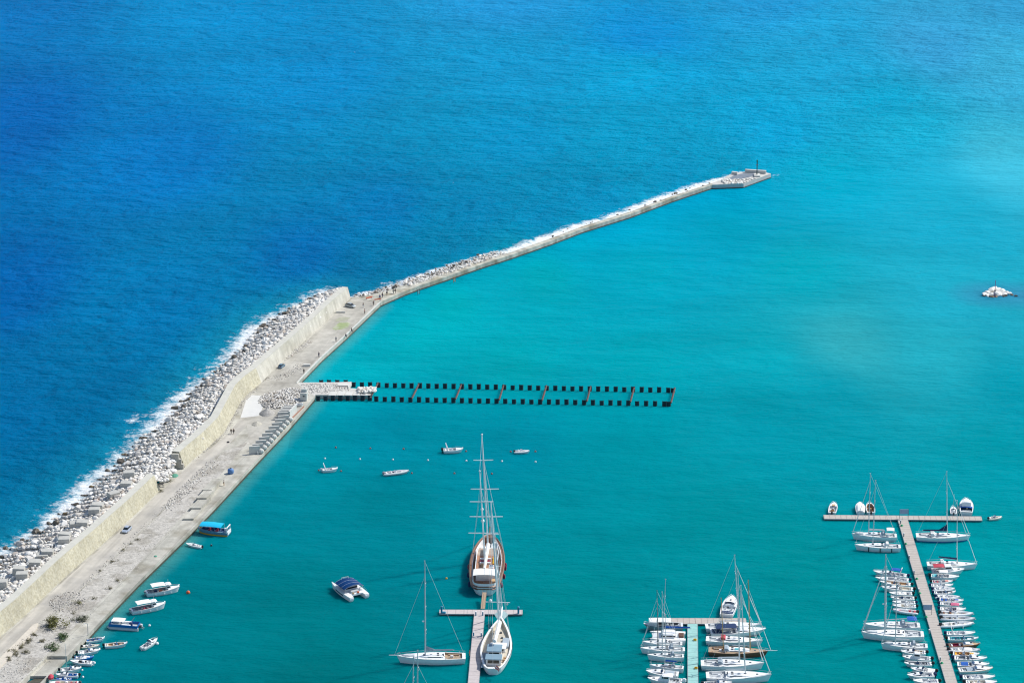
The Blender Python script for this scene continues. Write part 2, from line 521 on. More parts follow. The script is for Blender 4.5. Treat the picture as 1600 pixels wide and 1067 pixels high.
# ------------------------------------------------------------------ quay ground
def sheet(name, pts_px, z, m, label, thick=None, zpx=None):
    pts = [at(x, y, zpx if zpx is not None else z) for x, y in pts_px]
    b = MB().poly(pts, (z - 0.02) if thick is None else z - thick, z)
    o = b.build(name, m)
    return tag(o, label, kind='structure')

CONC = mat('quay_concrete', (0.50, 0.485, 0.425), 0.9, 0.20, 0.45, 0.05, 2.0, world=True, col2=(0.36, 0.34, 0.28), fac2=(0.50, 0.64), s2=0.13)
CONCF = mat('grey_concrete', (0.49, 0.47, 0.415), 0.9, 0.18, 0.5, 0.03, 2.0, world=True, col2=(0.39, 0.37, 0.32), fac2=(0.46, 0.66), s2=0.12)
CONCW = mat('new_white_concrete', (0.60, 0.595, 0.56), 0.9, 0.10, 0.5, world=True)
ROADM = mat('worn_road', (0.48, 0.455, 0.405), 0.95, 0.14, 0.3, 0.03, 1.0, world=True, col2=(0.38, 0.365, 0.335), fac2=(0.48, 0.62), s2=0.07)
GRAVELM = mat('gravel_ground', (0.46, 0.44, 0.40), 1.0, 0.36, 1.1, 0.15, 1.6, world=True, col2=(0.35, 0.33, 0.29), fac2=(0.5, 0.58), s2=0.16)
WETM = mat('wet_algae_concrete', (0.085, 0.08, 0.06), 0.5, 0.3, 0.8, 0.05, 2.0, world=True)
FACE = mat('quay_face', (0.42, 0.41, 0.35), 0.9, 0.3, 0.5, 0.06, 1.5, world=True, col2=(0.22, 0.20, 0.16), fac2=(0.5, 0.6), s2=0.5)

def _mul(m, fac):
    n, l = m.node_tree.nodes, m.node_tree.links
    b = n['Principled BSDF']
    src = b.inputs['Base Color'].links[0].from_socket
    sc_ = n.new('ShaderNodeVectorMath')
    sc_.operation = 'SCALE'
    l.new(src, sc_.inputs[0])
    l.new(fac, sc_.inputs['Scale'])
    l.new(sc_.outputs[0], b.inputs['Base Color'])

def mul_noise(m, scale, rot, lo, hi, f0=.35, f1=.65, detail=4):
    """stretched stains: runs down a wall, wear along a road"""
    n, l = m.node_tree.nodes, m.node_tree.links
    g = n.new('ShaderNodeNewGeometry')
    mp0 = n.new('ShaderNodeMapping')
    mp0.inputs['Rotation'].default_value = (0, 0, -rot)
    l.new(g.outputs['Position'], mp0.inputs['Vector'])
    mp = n.new('ShaderNodeMapping')
    mp.inputs['Scale'].default_value = scale
    l.new(mp0.outputs[0], mp.inputs['Vector'])
    z = n.new('ShaderNodeTexNoise')
    z.inputs['Scale'].default_value = 1.0
    z.inputs['Detail'].default_value = detail
    l.new(mp.outputs[0], z.inputs['Vector'])
    r = n.new('ShaderNodeMapRange')
    r.inputs['From Min'].default_value, r.inputs['From Max'].default_value = f0, f1
    r.inputs['To Min'].default_value, r.inputs['To Max'].default_value = lo, hi
    l.new(z.outputs['Fac'], r.inputs['Value'])
    _mul(m, r.outputs['Result'])

def mul_slabs(m, rot, w_, h_, dark):
    """joints between cast slabs"""
    n, l = m.node_tree.nodes, m.node_tree.links
    g = n.new('ShaderNodeNewGeometry')
    mp = n.new('ShaderNodeMapping')
    mp.inputs['Rotation'].default_value = (0, 0, -rot)
    l.new(g.outputs['Position'], mp.inputs['Vector'])
    t = n.new('ShaderNodeTexBrick')
    t.inputs['Color1'].default_value = (1, 1, 1, 1)
    t.inputs['Color2'].default_value = (.88, .88, .88, 1)
    t.inputs['Mortar'].default_value = (dark, dark, dark, 1)
    t.inputs['Scale'].default_value = 1.0
    t.inputs['Mortar Size'].default_value = .07
    t.inputs['Brick Width'].default_value = w_
    t.inputs['Row Height'].default_value = h_
    l.new(mp.outputs[0], t.inputs['Vector'])
    rgb = n.new('ShaderNodeSeparateColor')
    l.new(t.outputs['Color'], rgb.inputs[0])
    _mul(m, rgb.outputs[0])
_qd = EDGE[11] - EDGE[5]
QROT = math.atan2(_qd.y, _qd.x)
mul_slabs(CONC, QROT, 7.5, 4.2, .72)
mul_noise(CONC, (.05, .35, .2), QROT, .82, 1.08)
mul_noise(ROADM, (.03, .55, .2), QROT, .84, 1.08)
mul_slabs(CONCF, QROT + .05, 9, 6, .80)
mul_noise(CONCF, (.06, .22, .2), QROT, .86, 1.08)
mul_noise(FACE, (.9, .9, .15), 0, .6, 1.1)
inner_wall = WB1 + WB2 + WB3[1:]
def offset_line(pts, d):
    out = []
    for i, p in enumerate(pts):
        t = (pts[min(i + 1, len(pts) - 1)] - pts[max(i - 1, 0)])
        nrm = Vector((-t.y, t.x, 0)).normalized()
        out.append(Vector((p.x + nrm.x * d, p.y + nrm.y * d, p.z)))
    return out
back_line = offset_line(inner_wall, 2.6)
deck_pts = [Vector((p.x, p.y, 0)) for p in EDGE[2:]] + [at(566, 463.5, DZ)] + back_line[::-1]
# leave the low landing and the slip by the first boats out of the quay
low_px = [(76.7, 1054), (100.2, 1031)]
cut = [at(100, 1024.5, DZ), at(74, 1024.5, DZ), at(28, 1070, DZ)]
deck_pts = [at(28, 1070, DZ), at(74, 1024.5, DZ), at(104.5, 1024.5, DZ)] + EDGE[5:] + [at(566, 463.5, DZ)] + back_line[::-1] + [at(-60, 1075, DZ)]
q = MB().poly(deck_pts, -4.0, DZ).build('quay', CONC)
tag(q, 'pale concrete quay along the inside of the breakwater', kind='structure')
lw = MB().poly([at(70, 1028, 0.8), at(104.5, 1027.2, 0.8), at(77.5, 1055.5, 0.8), at(47, 1055.5, 0.8)], -4.0, 0.8).build('landing', CONC)
tag(lw, 'low concrete landing a step below the quay', kind='structure')
# slip: walls round a dark dock
sl1 = MB().poly([at(77.5, 1055.5, 0.9), at(73, 1055.5, 0.9), at(38, 1092, 0.9), at(43, 1092, 0.9)], -4.0, 0.9).build('dock_wall', CONC)
tag(sl1, 'narrow concrete wall closing off the dark little dock by the landing', 'wall')
tag(MB().poly([at(74, 1050, .1), at(80, 1056, .1), at(42, 1094, .1), at(30, 1072, .1)], -3, .12).build('dock_floor', WETM), 'dark wet floor of the little dock', kind='structure')
# apron lip along the outer quay edge
lip_in = [at(x, y, DZ) for x, y in [(462.3, 599.3), (474.2, 586), (501.2, 558), (537.2, 525.5), (592.4, 473)]]
lip_out = [at(x, y, DZ) for x, y in [(464, 599), (476, 586), (503, 558), (539, 525.5), (594.7, 472.3)]]
rows = []
lp = MB()
for a, b_ in zip(lip_in, lip_out):
    rows.append([Vector((a.x, a.y, DZ - .05)), Vector((a.x, a.y, DZ + .22)), Vector((b_.x + .06, b_.y - .06, DZ + .22)), Vector((b_.x + .06, b_.y - .06, DZ - .05))])
lp.loft(rows, True, True)
tag(lp.build('kerb', CONCW), 'white kerb along the edge of the outer quay', kind='structure')
# stained band at the waterline
def band(name, pts, z0, z1, m, off, label):
    b = MB()
    pts = offset_line(pts, -off)
    b.loft([[Vector((p.x, p.y, z0)), Vector((p.x, p.y, z1))] for p in pts])
    return tag(b.build(name, m), label, kind='structure')
band('tide_line', EDGE[5:13], -0.5, 0.62, WETM, 0.05, 'dark wet band at the foot of the quay')
band('tide_line', EDGE[13:], -0.5, 0.40, WETM, 0.12, 'dark wet band at the foot of the outer quay')
band('tide_line', ARM_IN, -0.5, 0.42, WETM, 0.05, 'dark wet band at the foot of the long mole')
band('tide_line', HEAD[:3], -0.5, 0.35, WETM, 0.05, 'dark wet band at the foot of the mole head')

sheet('road', [(-40, 1076), (0, 1038), (61, 972), (94, 951.7), (147, 900), (240, 810.5), (304.5, 746), (349.5, 702.5), (386, 664), (376, 652.5), (357, 677), (327, 702), (303, 721), (255, 765), (216, 803), (161, 853), (104, 903), (38, 966), (1, 998), (-40, 1035)], DZ + .012, ROADM, 'worn pale road under the sea wall')
sheet('gravel_strip', [(-20, 1062), (0, 1042), (62, 975), (95, 954), (148, 902), (241, 812.5), (305.5, 748), (350.5, 704.5), (388, 690), (366, 716), (345, 741), (316, 768), (285, 806), (204.5, 893), (160, 935), (125, 970), (74, 1021), (28, 1068), (0, 1090)], DZ + .006, GRAVELM, 'gravel strip between the road and the quay edge', zpx=DZ)
sheet('yard', [(376, 652.5), (386, 664), (388, 690), (395, 697), (440, 650), (478, 618), (470, 604), (462, 600), (474, 584), (500, 556), (535, 524), (588, 474), (566, 464), (550, 467), (525, 489), (497, 516.5), (466, 545), (436, 572.5), (411, 599), (394, 613), (379, 628)], DZ + .009, CONCF, 'grey concrete yard behind the high wall')
sheet('new_slab', [(375.7, 652.7), (404, 649.5), (409, 640), (414, 628), (420, 619), (394, 617), (384.5, 625)], DZ + .016, mat('bright_concrete', (0.62, 0.62, 0.60), 0.9, 0.06, 0.5, world=True), 'patch of new white concrete in the yard')
sheet('wheel_kerb', [(-40, 1080), (0, 1041.5), (57, 982), (59, 972.5), (52, 975), (0, 1027), (-40, 1066)], DZ + .35, mat('pale_stone_kerb', (0.60, 0.55, 0.47), .9, .12, .6, world=True), 'pale low kerb between road and gravel', thick=.5, zpx=DZ + .35)
ALG = mat('algae_puddle', (0.30, 0.36, 0.17), 0.6, 0.2, 0.5, world=True, col2=(0.40, 0.42, 0.30), s2=.3)
sheet('puddle', [(519, 513), (530, 504), (542, 503), (548, 505), (543, 512), (533, 514.5), (524, 515.5)], DZ + .022, ALG, 'green algae puddle on the concrete yard')
sheet('puddle', [(523, 501), (530, 496), (540, 495), (548, 497), (540, 501), (530, 503)], DZ + .019, mat('damp_concrete', (0.37, 0.37, 0.28), .7, .15, .5, world=True), 'damp yellowish patch beside the algae puddle')

# the long mole and its head
marm = mat('mole_concrete', (0.50, 0.485, 0.41), 0.9, 0.22, 0.4, 0.04, 1.5, world=True, col2=(0.36, 0.33, 0.25), fac2=(0.52, 0.62), s2=0.16)
arm_pts = ARM_IN + ARM_BK[::-1]
tag(MB().poly(arm_pts, -4, 1.7).build('mole', marm), 'long narrow concrete mole running out to its head', kind='structure')
hd = MB().poly([Vector((p.x, p.y, 0)) for p in HEAD], -4, 1.75).build('mole_head', mat('mole_head_concrete', (0.50, 0.49, 0.46), 0.9, 0.18, 0.4, 0.04, 1.5, world=True))
tag(hd, 'widened concrete head at the end of the mole', kind='structure')
dk = [at(x, y, 1.78) for x, y in [(1137, 280.3), (1147, 273.8), (1163, 270.6), (1183, 272), (1174, 275.5), (1160, 279.5)]]
tag(MB().poly(dk, 1.74, 1.762).build('wet_patch', mat('wet_grey_concrete', (0.20, 0.23, 0.27), .45, .2, .5, world=True)), 'wet dark patch in the middle of the mole head', kind='structure')

# ------------------------------------------------------------------ sea walls
def wall_mat(name, c1, c2, stone):
    m = mat(name, c1, 0.95, 0.20 if stone else 0.12, 1.7, 0.10 if stone else 0.03, 1.8, world=True, col2=c2, fac2=(0.42, 0.62), s2=1.3 if stone else 0.12)
    return m
STONE = wall_mat('cream_stone_wall', (0.52, 0.495, 0.385), (0.44, 0.41, 0.30), True)
WCONC = wall_mat('pale_wall_concrete', (0.56, 0.545, 0.48), (0.44, 0.425, 0.36), False)
mul_noise(STONE, (.45, .45, .06), 0, .86, 1.06)
mul_noise(STONE, (.03, .03, .03), 0, .88, 1.08)
mul_noise(WCONC, (.55, .55, .05), 0, .84, 1.04, .38, .62)
mul_noise(marm, (.4, .4, .06), 0, .72, 1.08, .38, .62)
WTOP = mat('wall_top_concrete', (0.54, 0.53, 0.47), 0.9, 0.12, 0.5, 0.02, 2, world=True)

def sea_wall(name, base, hs, m, label, topw=2.0, bat=0.36, bat0=None, topw0=None):
    t = empty(name, base[0].lerp(base[-1], .5), 0, label, 'sea wall')
    o3 = t.location.copy()
    bs, hh = [base[0]], [hs[0]]
    for i in range(len(base) - 1):
        n_ = max(1, int((base[i + 1] - base[i]).length / 6))
        for k in range(1, n_ + 1):
            bs.append(base[i].lerp(base[i + 1], k / n_)); hh.append(lerp(hs[i], hs[i + 1], k / n_))
    rows, tops = [], []
    for i, (p, h) in enumerate(zip(bs, hh)):
        tg = (bs[min(i + 1, len(bs) - 1)] - bs[max(i - 1, 0)]).normalized()
        nr = Vector((-tg.y, tg.x, 0))
        zt = DZ + h + random.uniform(-.03, .03)
        kf = min(1.0, i / 4)
        bt, tw = lerp(bat0 or bat, bat, kf), lerp(topw0 or topw, topw, kf)
        a = Vector((p.x, p.y, 0.5)) - o3
        b_ = Vector((p.x, p.y, DZ)) - o3
        c = p + nr * h * bt; c = Vector((c.x, c.y, zt)) - o3
        d = p + nr * (h * bt + tw); d = Vector((d.x, d.y, zt)) - o3
        e = p + nr * (h * bt + tw + .4); e = Vector((e.x, e.y, -1.0)) - o3
        rows.append([a, b_, c, d, e])
        u, v = nr * .06, nr * .05
        tops.append([c - u + Vector((0, 0, -.30)), c - u + Vector((0, 0, .05)), d + u + Vector((0, 0, .05)), d + u + Vector((0, 0, -.30))])
    MB().loft(rows, True, True).build('wall_body', m, t)
    MB().loft(tops, True, True).build('coping', WTOP, t)
    return t

sea_wall('sea_wall', WB1, WH1, STONE, 'long cream stone sea wall ending at the gap, with the silver car below it')
sea_wall('sea_wall', WB2, WH2, STONE, 'curving cream stone sea wall beyond the gap, behind the concrete units', topw=2.2)
sea_wall('sea_wall', WB3, WH3, WCONC, 'pale smooth concrete sea wall at the far corner by the mole', topw=1.9, bat=.26, bat0=.36, topw0=2.2)
# grey end block of the second wall at the gap
eb = [at(272, 733, DZ), at(288.5, 730.6, DZ)]
endb = MB()
for k in range(3):
    z0, z1 = DZ + k * 1.55 - (.02 if k else .6), DZ + (k + 1) * 1.55 - .02
    ins = k * .55
    a = WB2[0] + Vector((-.55 - ins, -.5, 0)); 
    endb.box((a.x - 1.1, a.y - .35, (z0 + z1) / 2), (2.9 - k * .28, .9, z1 - z0), rz=R(-6))
tag(endb.build('end_block', CONCF), 'grey concrete block facing the end of the curving sea wall', 'wall end')

# ------------------------------------------------------------------ rocks
def rock_mesh(seed, name):
    r = random.Random(seed)
    import bmesh
    bm = bmesh.new()
    bmesh.ops.create_icosphere(bm, subdivisions=2, radius=1.0)
    for _ in range(9):                        # flat quarry faces
        nrm = Vector((r.gauss(0, 1), r.gauss(0, 1), r.gauss(0, 1))).normalized()
        d = r.uniform(.52, .82)
        for v in bm.verts:
            s = v.co.dot(nrm) - d
            if s > 0:
                v.co -= nrm * s
    for v in bm.verts:
        v.co *= 1 + .05 * mnoise.noise(v.co * 2.3 + Vector((seed, 0, 0)))
    bmesh.ops.dissolve_limit(bm, angle_limit=R(9), verts=bm.verts, edges=bm.edges)
    bmesh.ops.triangulate(bm, faces=bm.faces)
    me = bpy.data.meshes.new(name)
    bm.to_mesh(me)
    bm.free()
    return me

ROCKM = mat('limestone', (0.66, 0.635, 0.59), 0.95, 0.20, 0.35, 0.08, 2.0, world=True, col2=(0.54, 0.51, 0.46), fac2=(0.5, 0.6), s2=0.35)
ROCKW = mat('pale_limestone', (0.77, 0.75, 0.705), 0.95, 0.14, 0.5, 0.08, 2.0, world=True, col2=(0.60, 0.50, 0.42), fac2=(0.6, 0.66), s2=0.2)
ROCKD = mat('dark_wet_rock', (0.10, 0.085, 0.065), 0.5, 0.35, 0.8, 0.08, 2.0, world=True, col2=(0.20, 0.14, 0.06), fac2=(0.56, 0.64), s2=0.3)
ROCKG = mat('grey_limestone', (0.50, 0.48, 0.45), 0.95, 0.2, 0.5, 0.08, 2.0, world=True, col2=(0.44, 0.38, 0.32), s2=0.3)
PROTO = {}
for mn, mm in (('w', ROCKW), ('l', ROCKM), ('g', ROCKG), ('d', ROCKD)):
    PROTO[mn] = []
    for k in range(6):
        me = rock_mesh(k * 7 + 3, 'boulder')
        me.materials.append(mm)
        PROTO[mn].append(me)

def slope_frame(n):
    """stations along the rubble mound: water line point, wall-side point"""
    top = offset_line(WB1, 4.1) + [at(258, 745, 5.0)] + offset_line(WB2, 4.2) + offset_line(WB3[1:], 3.4)
    def cum(p):
        c = [0]
        for a, b_ in zip(p[:-1], p[1:]): c.append(c[-1] + (b_ - a).length)
        return c
    def pick(p, c, f):
        s = f * c[-1]
        for i in range(len(c) - 1):
            if s <= c[i + 1] + 1e-6:
                return p[i].lerp(p[i + 1], (s - c[i]) / max(c[i + 1] - c[i], 1e-6))
        return p[-1]
    # match stations along the view depth so that sections run square to the wall
    wl = resample(WATER, 3.0)
    tl = resample([Vector((p.x, p.y, 0)) for p in top], 3.0)
    return wl, tl
wl, tl = slope_frame(0)

def mound_point(tp, f):
    """f = 0 at the wall, 1 at the water"""
    best = min(wl, key=lambda w_: (w_ - tp).length)
    p = tp.lerp(best, f)
    hz = 5.2 if tp.y < 1010 else 4.4
    f = min(f, 1.0)
    z = hz * (1 - f) ** 0.85 if f > .12 else hz * (1 - .12) ** .85
    return Vector((p.x, p.y, z - .25))

rocks = []                                                # (pos, size, kind)
tries = 0
cell = {}
while len(rocks) < 5200 and tries < 60000:
    tries += 1
    tp = random.choice(tl)
    tp = tp + Vector((random.uniform(-2, 2), random.uniform(-2, 2), 0))
    f = random.random() ** 0.9 * 1.03
    p = mound_point(tp, f)
    s = random.choice((.45, .55, .65, .75, .9, 1.1, 1.4))
    key = (int(p.x // 2.5), int(p.y // 2.5))
    if any((p - q_[0]).length < (s + q_[1]) * .50 for dx in (-1, 0, 1) for dy in (-1, 0, 1) for q_ in cell.get((key[0] + dx, key[1] + dy), ())):
        continue
    dwl = min((w_ - p).length for w_ in wl[::2])
    wet = mnoise.noise(Vector((p.x * .06, p.y * .06, 3.0)))
    if dwl < 2.6 + 2.4 * wet and random.random() < .72:
        k = 'd'; p.z = max(p.z, .05); s *= 1.1
    else:
        k = random.choices(('w', 'l', 'g'), (.42, .38, .20))[0]
    rocks.append((p, s, k))
    cell.setdefault(key, []).append((p, s))

def rock_xform(s):
    return (s * random.uniform(.85, 1.25), s * random.uniform(.8, 1.15), s * random.uniform(.5, .75)), (random.uniform(-.35, .35), random.uniform(-.35, .35), random.uniform(0, 6.28))

def seen_size(r):
    x = r[0].x / r[0].y * CF / math.cos(0) + 800
    return r[1] / r[0].y
inframe = lambda r: 800 + CF * r[0].x / (r[0].y * CPc + (CH - r[0].z) * SP) > 4
LAB = {'w': ('chalk white boulder piled on the outer slope of the breakwater', 'chalk white boulders on the breakwater slope'),
       'l': ('pale grey boulder piled on the outer slope of the breakwater', 'pale grey boulders on the breakwater slope'),
       'g': ('mid grey boulder piled on the outer slope of the breakwater', 'mid grey boulders on the breakwater slope'),
       'd': ('dark wet boulder at the waterline of the breakwater', 'dark wet boulders at the waterline of the breakwater')}
order = sorted([r for r in rocks if inframe(r)], key=lambda r: -seen_size(r) * random.uniform(.9, 1.1))
big = set(id(r) for r in order[:285])
rest = []
for r in rocks:
    sc_, ro = rock_xform(r[1])
    if id(r) in big:
        o = bpy.data.objects.new('boulder', random.choice(PROTO[r[2]]))
        COL.objects.link(o)
        o.location, o.scale, o.rotation_euler = r[0], sc_, ro
        tag(o, LAB[r[2]][0], 'boulder', LAB[r[2]][1])
    else:
        rest.append((r[0], sc_, ro, r[2]))

def rock_field(name, items, label, extra=None):
    """many stones as one mesh (stuff); items: pos, scale, rotation, kind"""
    kinds = sorted(set(i[3] for i in items))
    mats = {'w': ROCKW, 'l': ROCKM, 'g': ROCKG, 'd': ROCKD}
    V, Fs, MI = [], [], []
    k = 0
    for p, s, ro, kd in items:
        me = random.choice(PROTO[kd])
        M = Matrix.Translation(p) @ Matrix.Rotation(ro[2], 4, 'Z') @ Matrix.Rotation(ro[0], 4, 'X') @ Matrix.Rotation(ro[1], 4, 'Y') @ Matrix.Diagonal((*s, 1))
        A = np.array(M)
        co = np.empty(len(me.vertices) * 3)
        me.vertices.foreach_get('co', co)
        co = co.reshape(-1, 3) @ A[:3, :3].T + A[:3, 3]
        V.append(co)
        fi = np.empty(len(me.polygons) * 3, np.int32)
        me.polygons.foreach_get('vertices', fi)
        Fs.append(fi.reshape(-1, 3) + k)
        MI.append(np.full(len(me.polygons), kinds.index(kd), np.int32))
        k += len(co)
    V, Fs, MI = np.concatenate(V), np.concatenate(Fs), np.concatenate(MI)
    me = bpy.data.meshes.new(name)
    me.vertices.add(len(V)); me.vertices.foreach_set('co', V.astype(np.float32).ravel())
    me.loops.add(Fs.size); me.loops.foreach_set('vertex_index', Fs.ravel().astype(np.int32))
    me.polygons.add(len(Fs))
    me.polygons.foreach_set('loop_start', np.arange(0, Fs.size, 3, dtype=np.int32))
    me.polygons.foreach_set('loop_total', np.full(len(Fs), 3, np.int32))
    me.polygons.foreach_set('material_index', MI)
    for kd in kinds: me.materials.append(mats[kd])
    me.update(); me.validate()
    o = bpy.data.objects.new(name, me)
    COL.objects.link(o)
    return tag(o, label, kind='stuff')

for _ in range(2600):                                     # chinks filled with small stone
    tp = random.choice(tl) + Vector((random.uniform(-2, 2), random.uniform(-2, 2), 0))
    p = mound_point(tp, random.random() * .97)
    p.z += random.uniform(-.25, .1)
    rest.append((p, *rock_xform(random.uniform(.22, .5)), random.choice('wwllg')))
rock_field('rubble_mound', rest, 'mass of smaller limestone rubble covering the breakwater slope')
# core under the rubble so that no water shows between the stones
core = []
for tp in tl[::2]:
    core.append([mound_point(tp, f) + Vector((0, 0, -.55)) for f in (0, .15, .35, .6, .85, 1.0)])
tag(MB().loft(core).build('breakwater_slope', mat('rubble_core', (0.42, 0.405, 0.375), 1.0, .3, .8, world=True)), 'stone slope under the boulders', kind='structure')

def scatter_line(pts, width, n, s0, s1, kinds, z, out, zj=.1):
    tot = resample(pts, 1.0)
    for _ in range(n):
        p = random.choice(tot)
        a = random.uniform(0, 6.28); r_ = width * math.sqrt(random.random())
        q_ = Vector((p.x + math.cos(a) * r_, p.y + math.sin(a) * r_, z + random.uniform(-zj, zj)))
        s = random.uniform(s0, s1)
        out.append((q_, *rock_xform(s), random.choice(kinds)))
# rocks behind the mole
arm_rk = []
ab = [at(x, y, 0.8) for x, y in [(558, 463), (580, 459), (610, 450.5), (640, 440.5), (670, 431), (700, 420), (740, 406), (780, 395)]]
scatter_line(ab[:4], 2.2, 170, .3, .7, 'dglw', 0.7, arm_rk, .5)
scatter_line(ab[3:], 2.2, 380, .3, .65, 'dglww', 0.9, arm_rk, .6)
ab2 = [at(x, y, 1.8) for x, y in [(640, 444.5), (670, 434.5), (700, 424), (740, 411), (785, 396)]]
scatter_line(ab2, 1.3, 260, .3, .62, 'wwlg', 1.75, arm_rk, .15)
scatter_line([at(x, y, .4) for x, y in [(860, 369.5), (905, 353), (985, 328.5), (1050, 304), (1110, 284.5)]], 1.2, 22, .3, .7, 'ddg', 0.2, arm_rk, .3)
rock_field('mole_rubble', arm_rk, 'line of small rocks along the sea side of the mole')
hs = []
for _ in range(260):
    px_, py_ = random.uniform(1128, 1180), random.uniform(275, 287)
    if not (281.5 - (px_ - 1128) * .06 < py_ < 287.5 - max(0, px_ - 1158) * .36): continue
    hs.append((at(px_, py_, 1.85), *rock_xform(random.uniform(.3, .7)), random.choice('wwlg')))
rock_field('head_rubble', hs, 'loose stones spread over the front of the mole head')
# stones on the quay: loose gravel lines, heaps
loose = []
def px_line(pts, z=DZ): return [at(x, y, z) for x, y in pts]
scatter_line(px_line([(64, 972), (97, 949), (150, 897), (240, 808), (305, 744), (340, 712)]), 1.1, 420, .06, .22, 'ggl', DZ + .05, loose, .05)
scatter_line(px_line([(262, 795), (305, 750), (335, 722)]), 2.2, 300, .1, .30, 'wlgg', DZ + .08, loose, .05)
scatter_line(px_line([(30, 1050), (90, 1000), (150, 930), (230, 850), (290, 790)]), 4.5, 500, .05, .16, 'ggl', DZ + .03, loose, .03)
scatter_line(px_line([(0, 1066), (40, 1035)]), 4.5, 300, .06, .2, 'lgg', DZ + .04, loose, .03)
scatter_line(px_line([(305, 717), (350, 678), (366, 650), (380, 628), (400, 608)]), 0.8, 330, .08, .2, 'ggl', DZ + .05, loose, .05)
scatter_line(px_line([(441, 562), (468, 545), (483, 534)]), 1.4, 200, .1, .28, 'ggl', DZ + .05, loose, .05)
scatter_line(px_line([(402, 596), (430, 589), (445, 585)]), 1.4, 70, .08, .22, 'lgg', DZ + .1, loose, .05)
scatter_line(px_line([(435, 592), (462, 578), (470, 570)]), 2.0, 200, .07, .2, 'lgl', DZ + .1, loose, .1)
rock_field('loose_stones', loose, 'loose stones and gravel scattered along the quay')

def heap(name, px, py, rx, ry, h, s0, s1, n, kinds, label):
    c = at(px, py, DZ)
    items = []
    for _ in range(n):
        a, r_ = random.uniform(0, 6.28), math.sqrt(random.random())
        z = DZ + h * max(0, 1 - r_) ** .8 * random.uniform(.6, 1.0)
        items.append((Vector((c.x + math.cos(a) * r_ * rx, c.y + math.sin(a) * r_ * ry, z + .05)), *rock_xform(random.uniform(s0, s1)), random.choice(kinds)))
    return rock_field(name, items, label)
heap('rubble_heap', 437, 625, 6.5, 8.5, 1.3, .14, .42, 620, 'wllg', 'heap of white quarry stone in the yard')
heap('rubble_heap', 455, 617, 5.5, 6.5, 1.0, .14, .4, 460, 'wllg', 'heap of white quarry stone beside the block tower')
heap('gravel_heap', 425, 631, 3.2, 4.5, 1.6, .2, .4, 240, 'ggl', 'grey gravel heap on the near side of the white stone')
heap('gravel_heap', 106, 940, 5.0, 7.0, .8, .08, .2, 420, 'ggl', 'low grey gravel heap beside the road')
cone = MB()
def cone_heap(px, py, r, h, m, name, label, flat=1.0):
    c = at(px, py, DZ)
    rows = []
    for k in range(6):
        f = k / 5
        rows.append([(math.cos(2 * PI * j / 18) * r * (1 - f) * (1 + .16 * mnoise.noise(Vector((j * .6, k * .8, px)))), math.sin(2 * PI * j / 18) * r * 1.25 * (1 - f) * (1 + .16 * mnoise.noise(Vector((j * .6, k * .8, py)))), h * f ** .9 + .1 * mnoise.noise(Vector((j, k, px)))) for j in range(18)])
    b = MB().loft(rows, True, True)
    o = b.build(name, m)
    o.location = (c.x, c.y, DZ - .15)
    return tag(o, label, kind='stuff')
cone_heap(417, 646, 2.6, 1.9, mat('grey_gravel', (0.36, 0.35, 0.33), 1, .3, 1.5, .1, 3), 'gravel_heap', 'pointed grey gravel heap by the row of concrete units')
cone_heap(401, 662.5, 1.9, 1.0, mat('beige_sand', (0.45, 0.43, 0.37), 1, .2, 1.5, .1, 3), 'sand_heap', 'small beige sand heap in the yard')
# ------------------------------------------------------------------ boats
class Hull:
    """half-breadth and height of a hull along its length, t = 0 stern ... 1 bow (local +X)"""
    def __init__(s, L, B, F, tr=.78, tm=.42, p=2.2, q=.9, sheer=.35, rake=.10, flare=.80, stern_sheer=.0, rnd=.0):
        s.rnd = rnd
        s.L, s.B, s.F, s.tr, s.tm, s.p, s.q, s.sheer, s.rake, s.flare, s.ss = L, B, F, tr, tm, p, q, sheer, rake, flare, stern_sheer
    def b(s, t):
        t = min(max(t, 0), 1)
        if t < s.tm:
            f = s.tr + (1 - s.tr) * math.sin(PI / 2 * t / s.tm)
        else:
            f = max(0.0, 1 - ((t - s.tm) / (1 - s.tm)) ** s.p) ** s.q
        if t < s.rnd:
            f *= 1 - .42 * (1 - math.sqrt(max(0, 1 - (1 - t / s.rnd) ** 2)))
        return s.B / 2 * f
    def z(s, t):
        return s.F * (1 + s.sheer * t * t + s.ss * (1 - t) ** 3)
    def x(s, t):
        return -s.L / 2 + s.L * t
    def xw(s, t):
        return -s.L / 2 + s.L * (t * (1 - s.rake) + .015 * (1 - t))
TS = [0, .03, .06, .1, .2, .3, .4, .5, .6, .7, .78, .85, .91, .96, .99, 1.0]

def add_hull(root, h, m, m_low=None, name='hull'):
    rows = []
    for t in TS:
        b, z = h.b(t), h.z(t)
        xd, xw = h.x(t), h.xw(t)
        half = [(xd, b, z), (lerp(xw, xd, .55), b * (1 - .25 * (1 - h.flare)), z * .55), (lerp(xw, xd, .08), b * h.flare, z * .10), (xw, b * h.flare * .9, -.12), (xw, 0, -.45 * h.F - .1)]
        rows.append(half + [(p[0], -p[1], p[2]) for p in half[-2::-1]])
    b = MB().loft(rows)
    n = len(rows[0])
    b.f.append(tuple(range(n))[::-1])
    o = b.build(name, m, root)
    if m_low is not None:
        st = [[(lerp(h.xw(t), h.x(t), .0 if k else .12), (h.b(t) * h.flare * (.99 if k else 1.0) + .025) * sgn, .32 * h.F * (0 if k else 1) - .02) for k in (0, 1)] for sgn in (1, -1) for t in TS[:-1]]
        nn = len(TS) - 1
        bb = MB().loft(st[:nn] ).loft(st[nn:])
        bb.build('boot_stripe', m_low, root)
    return o

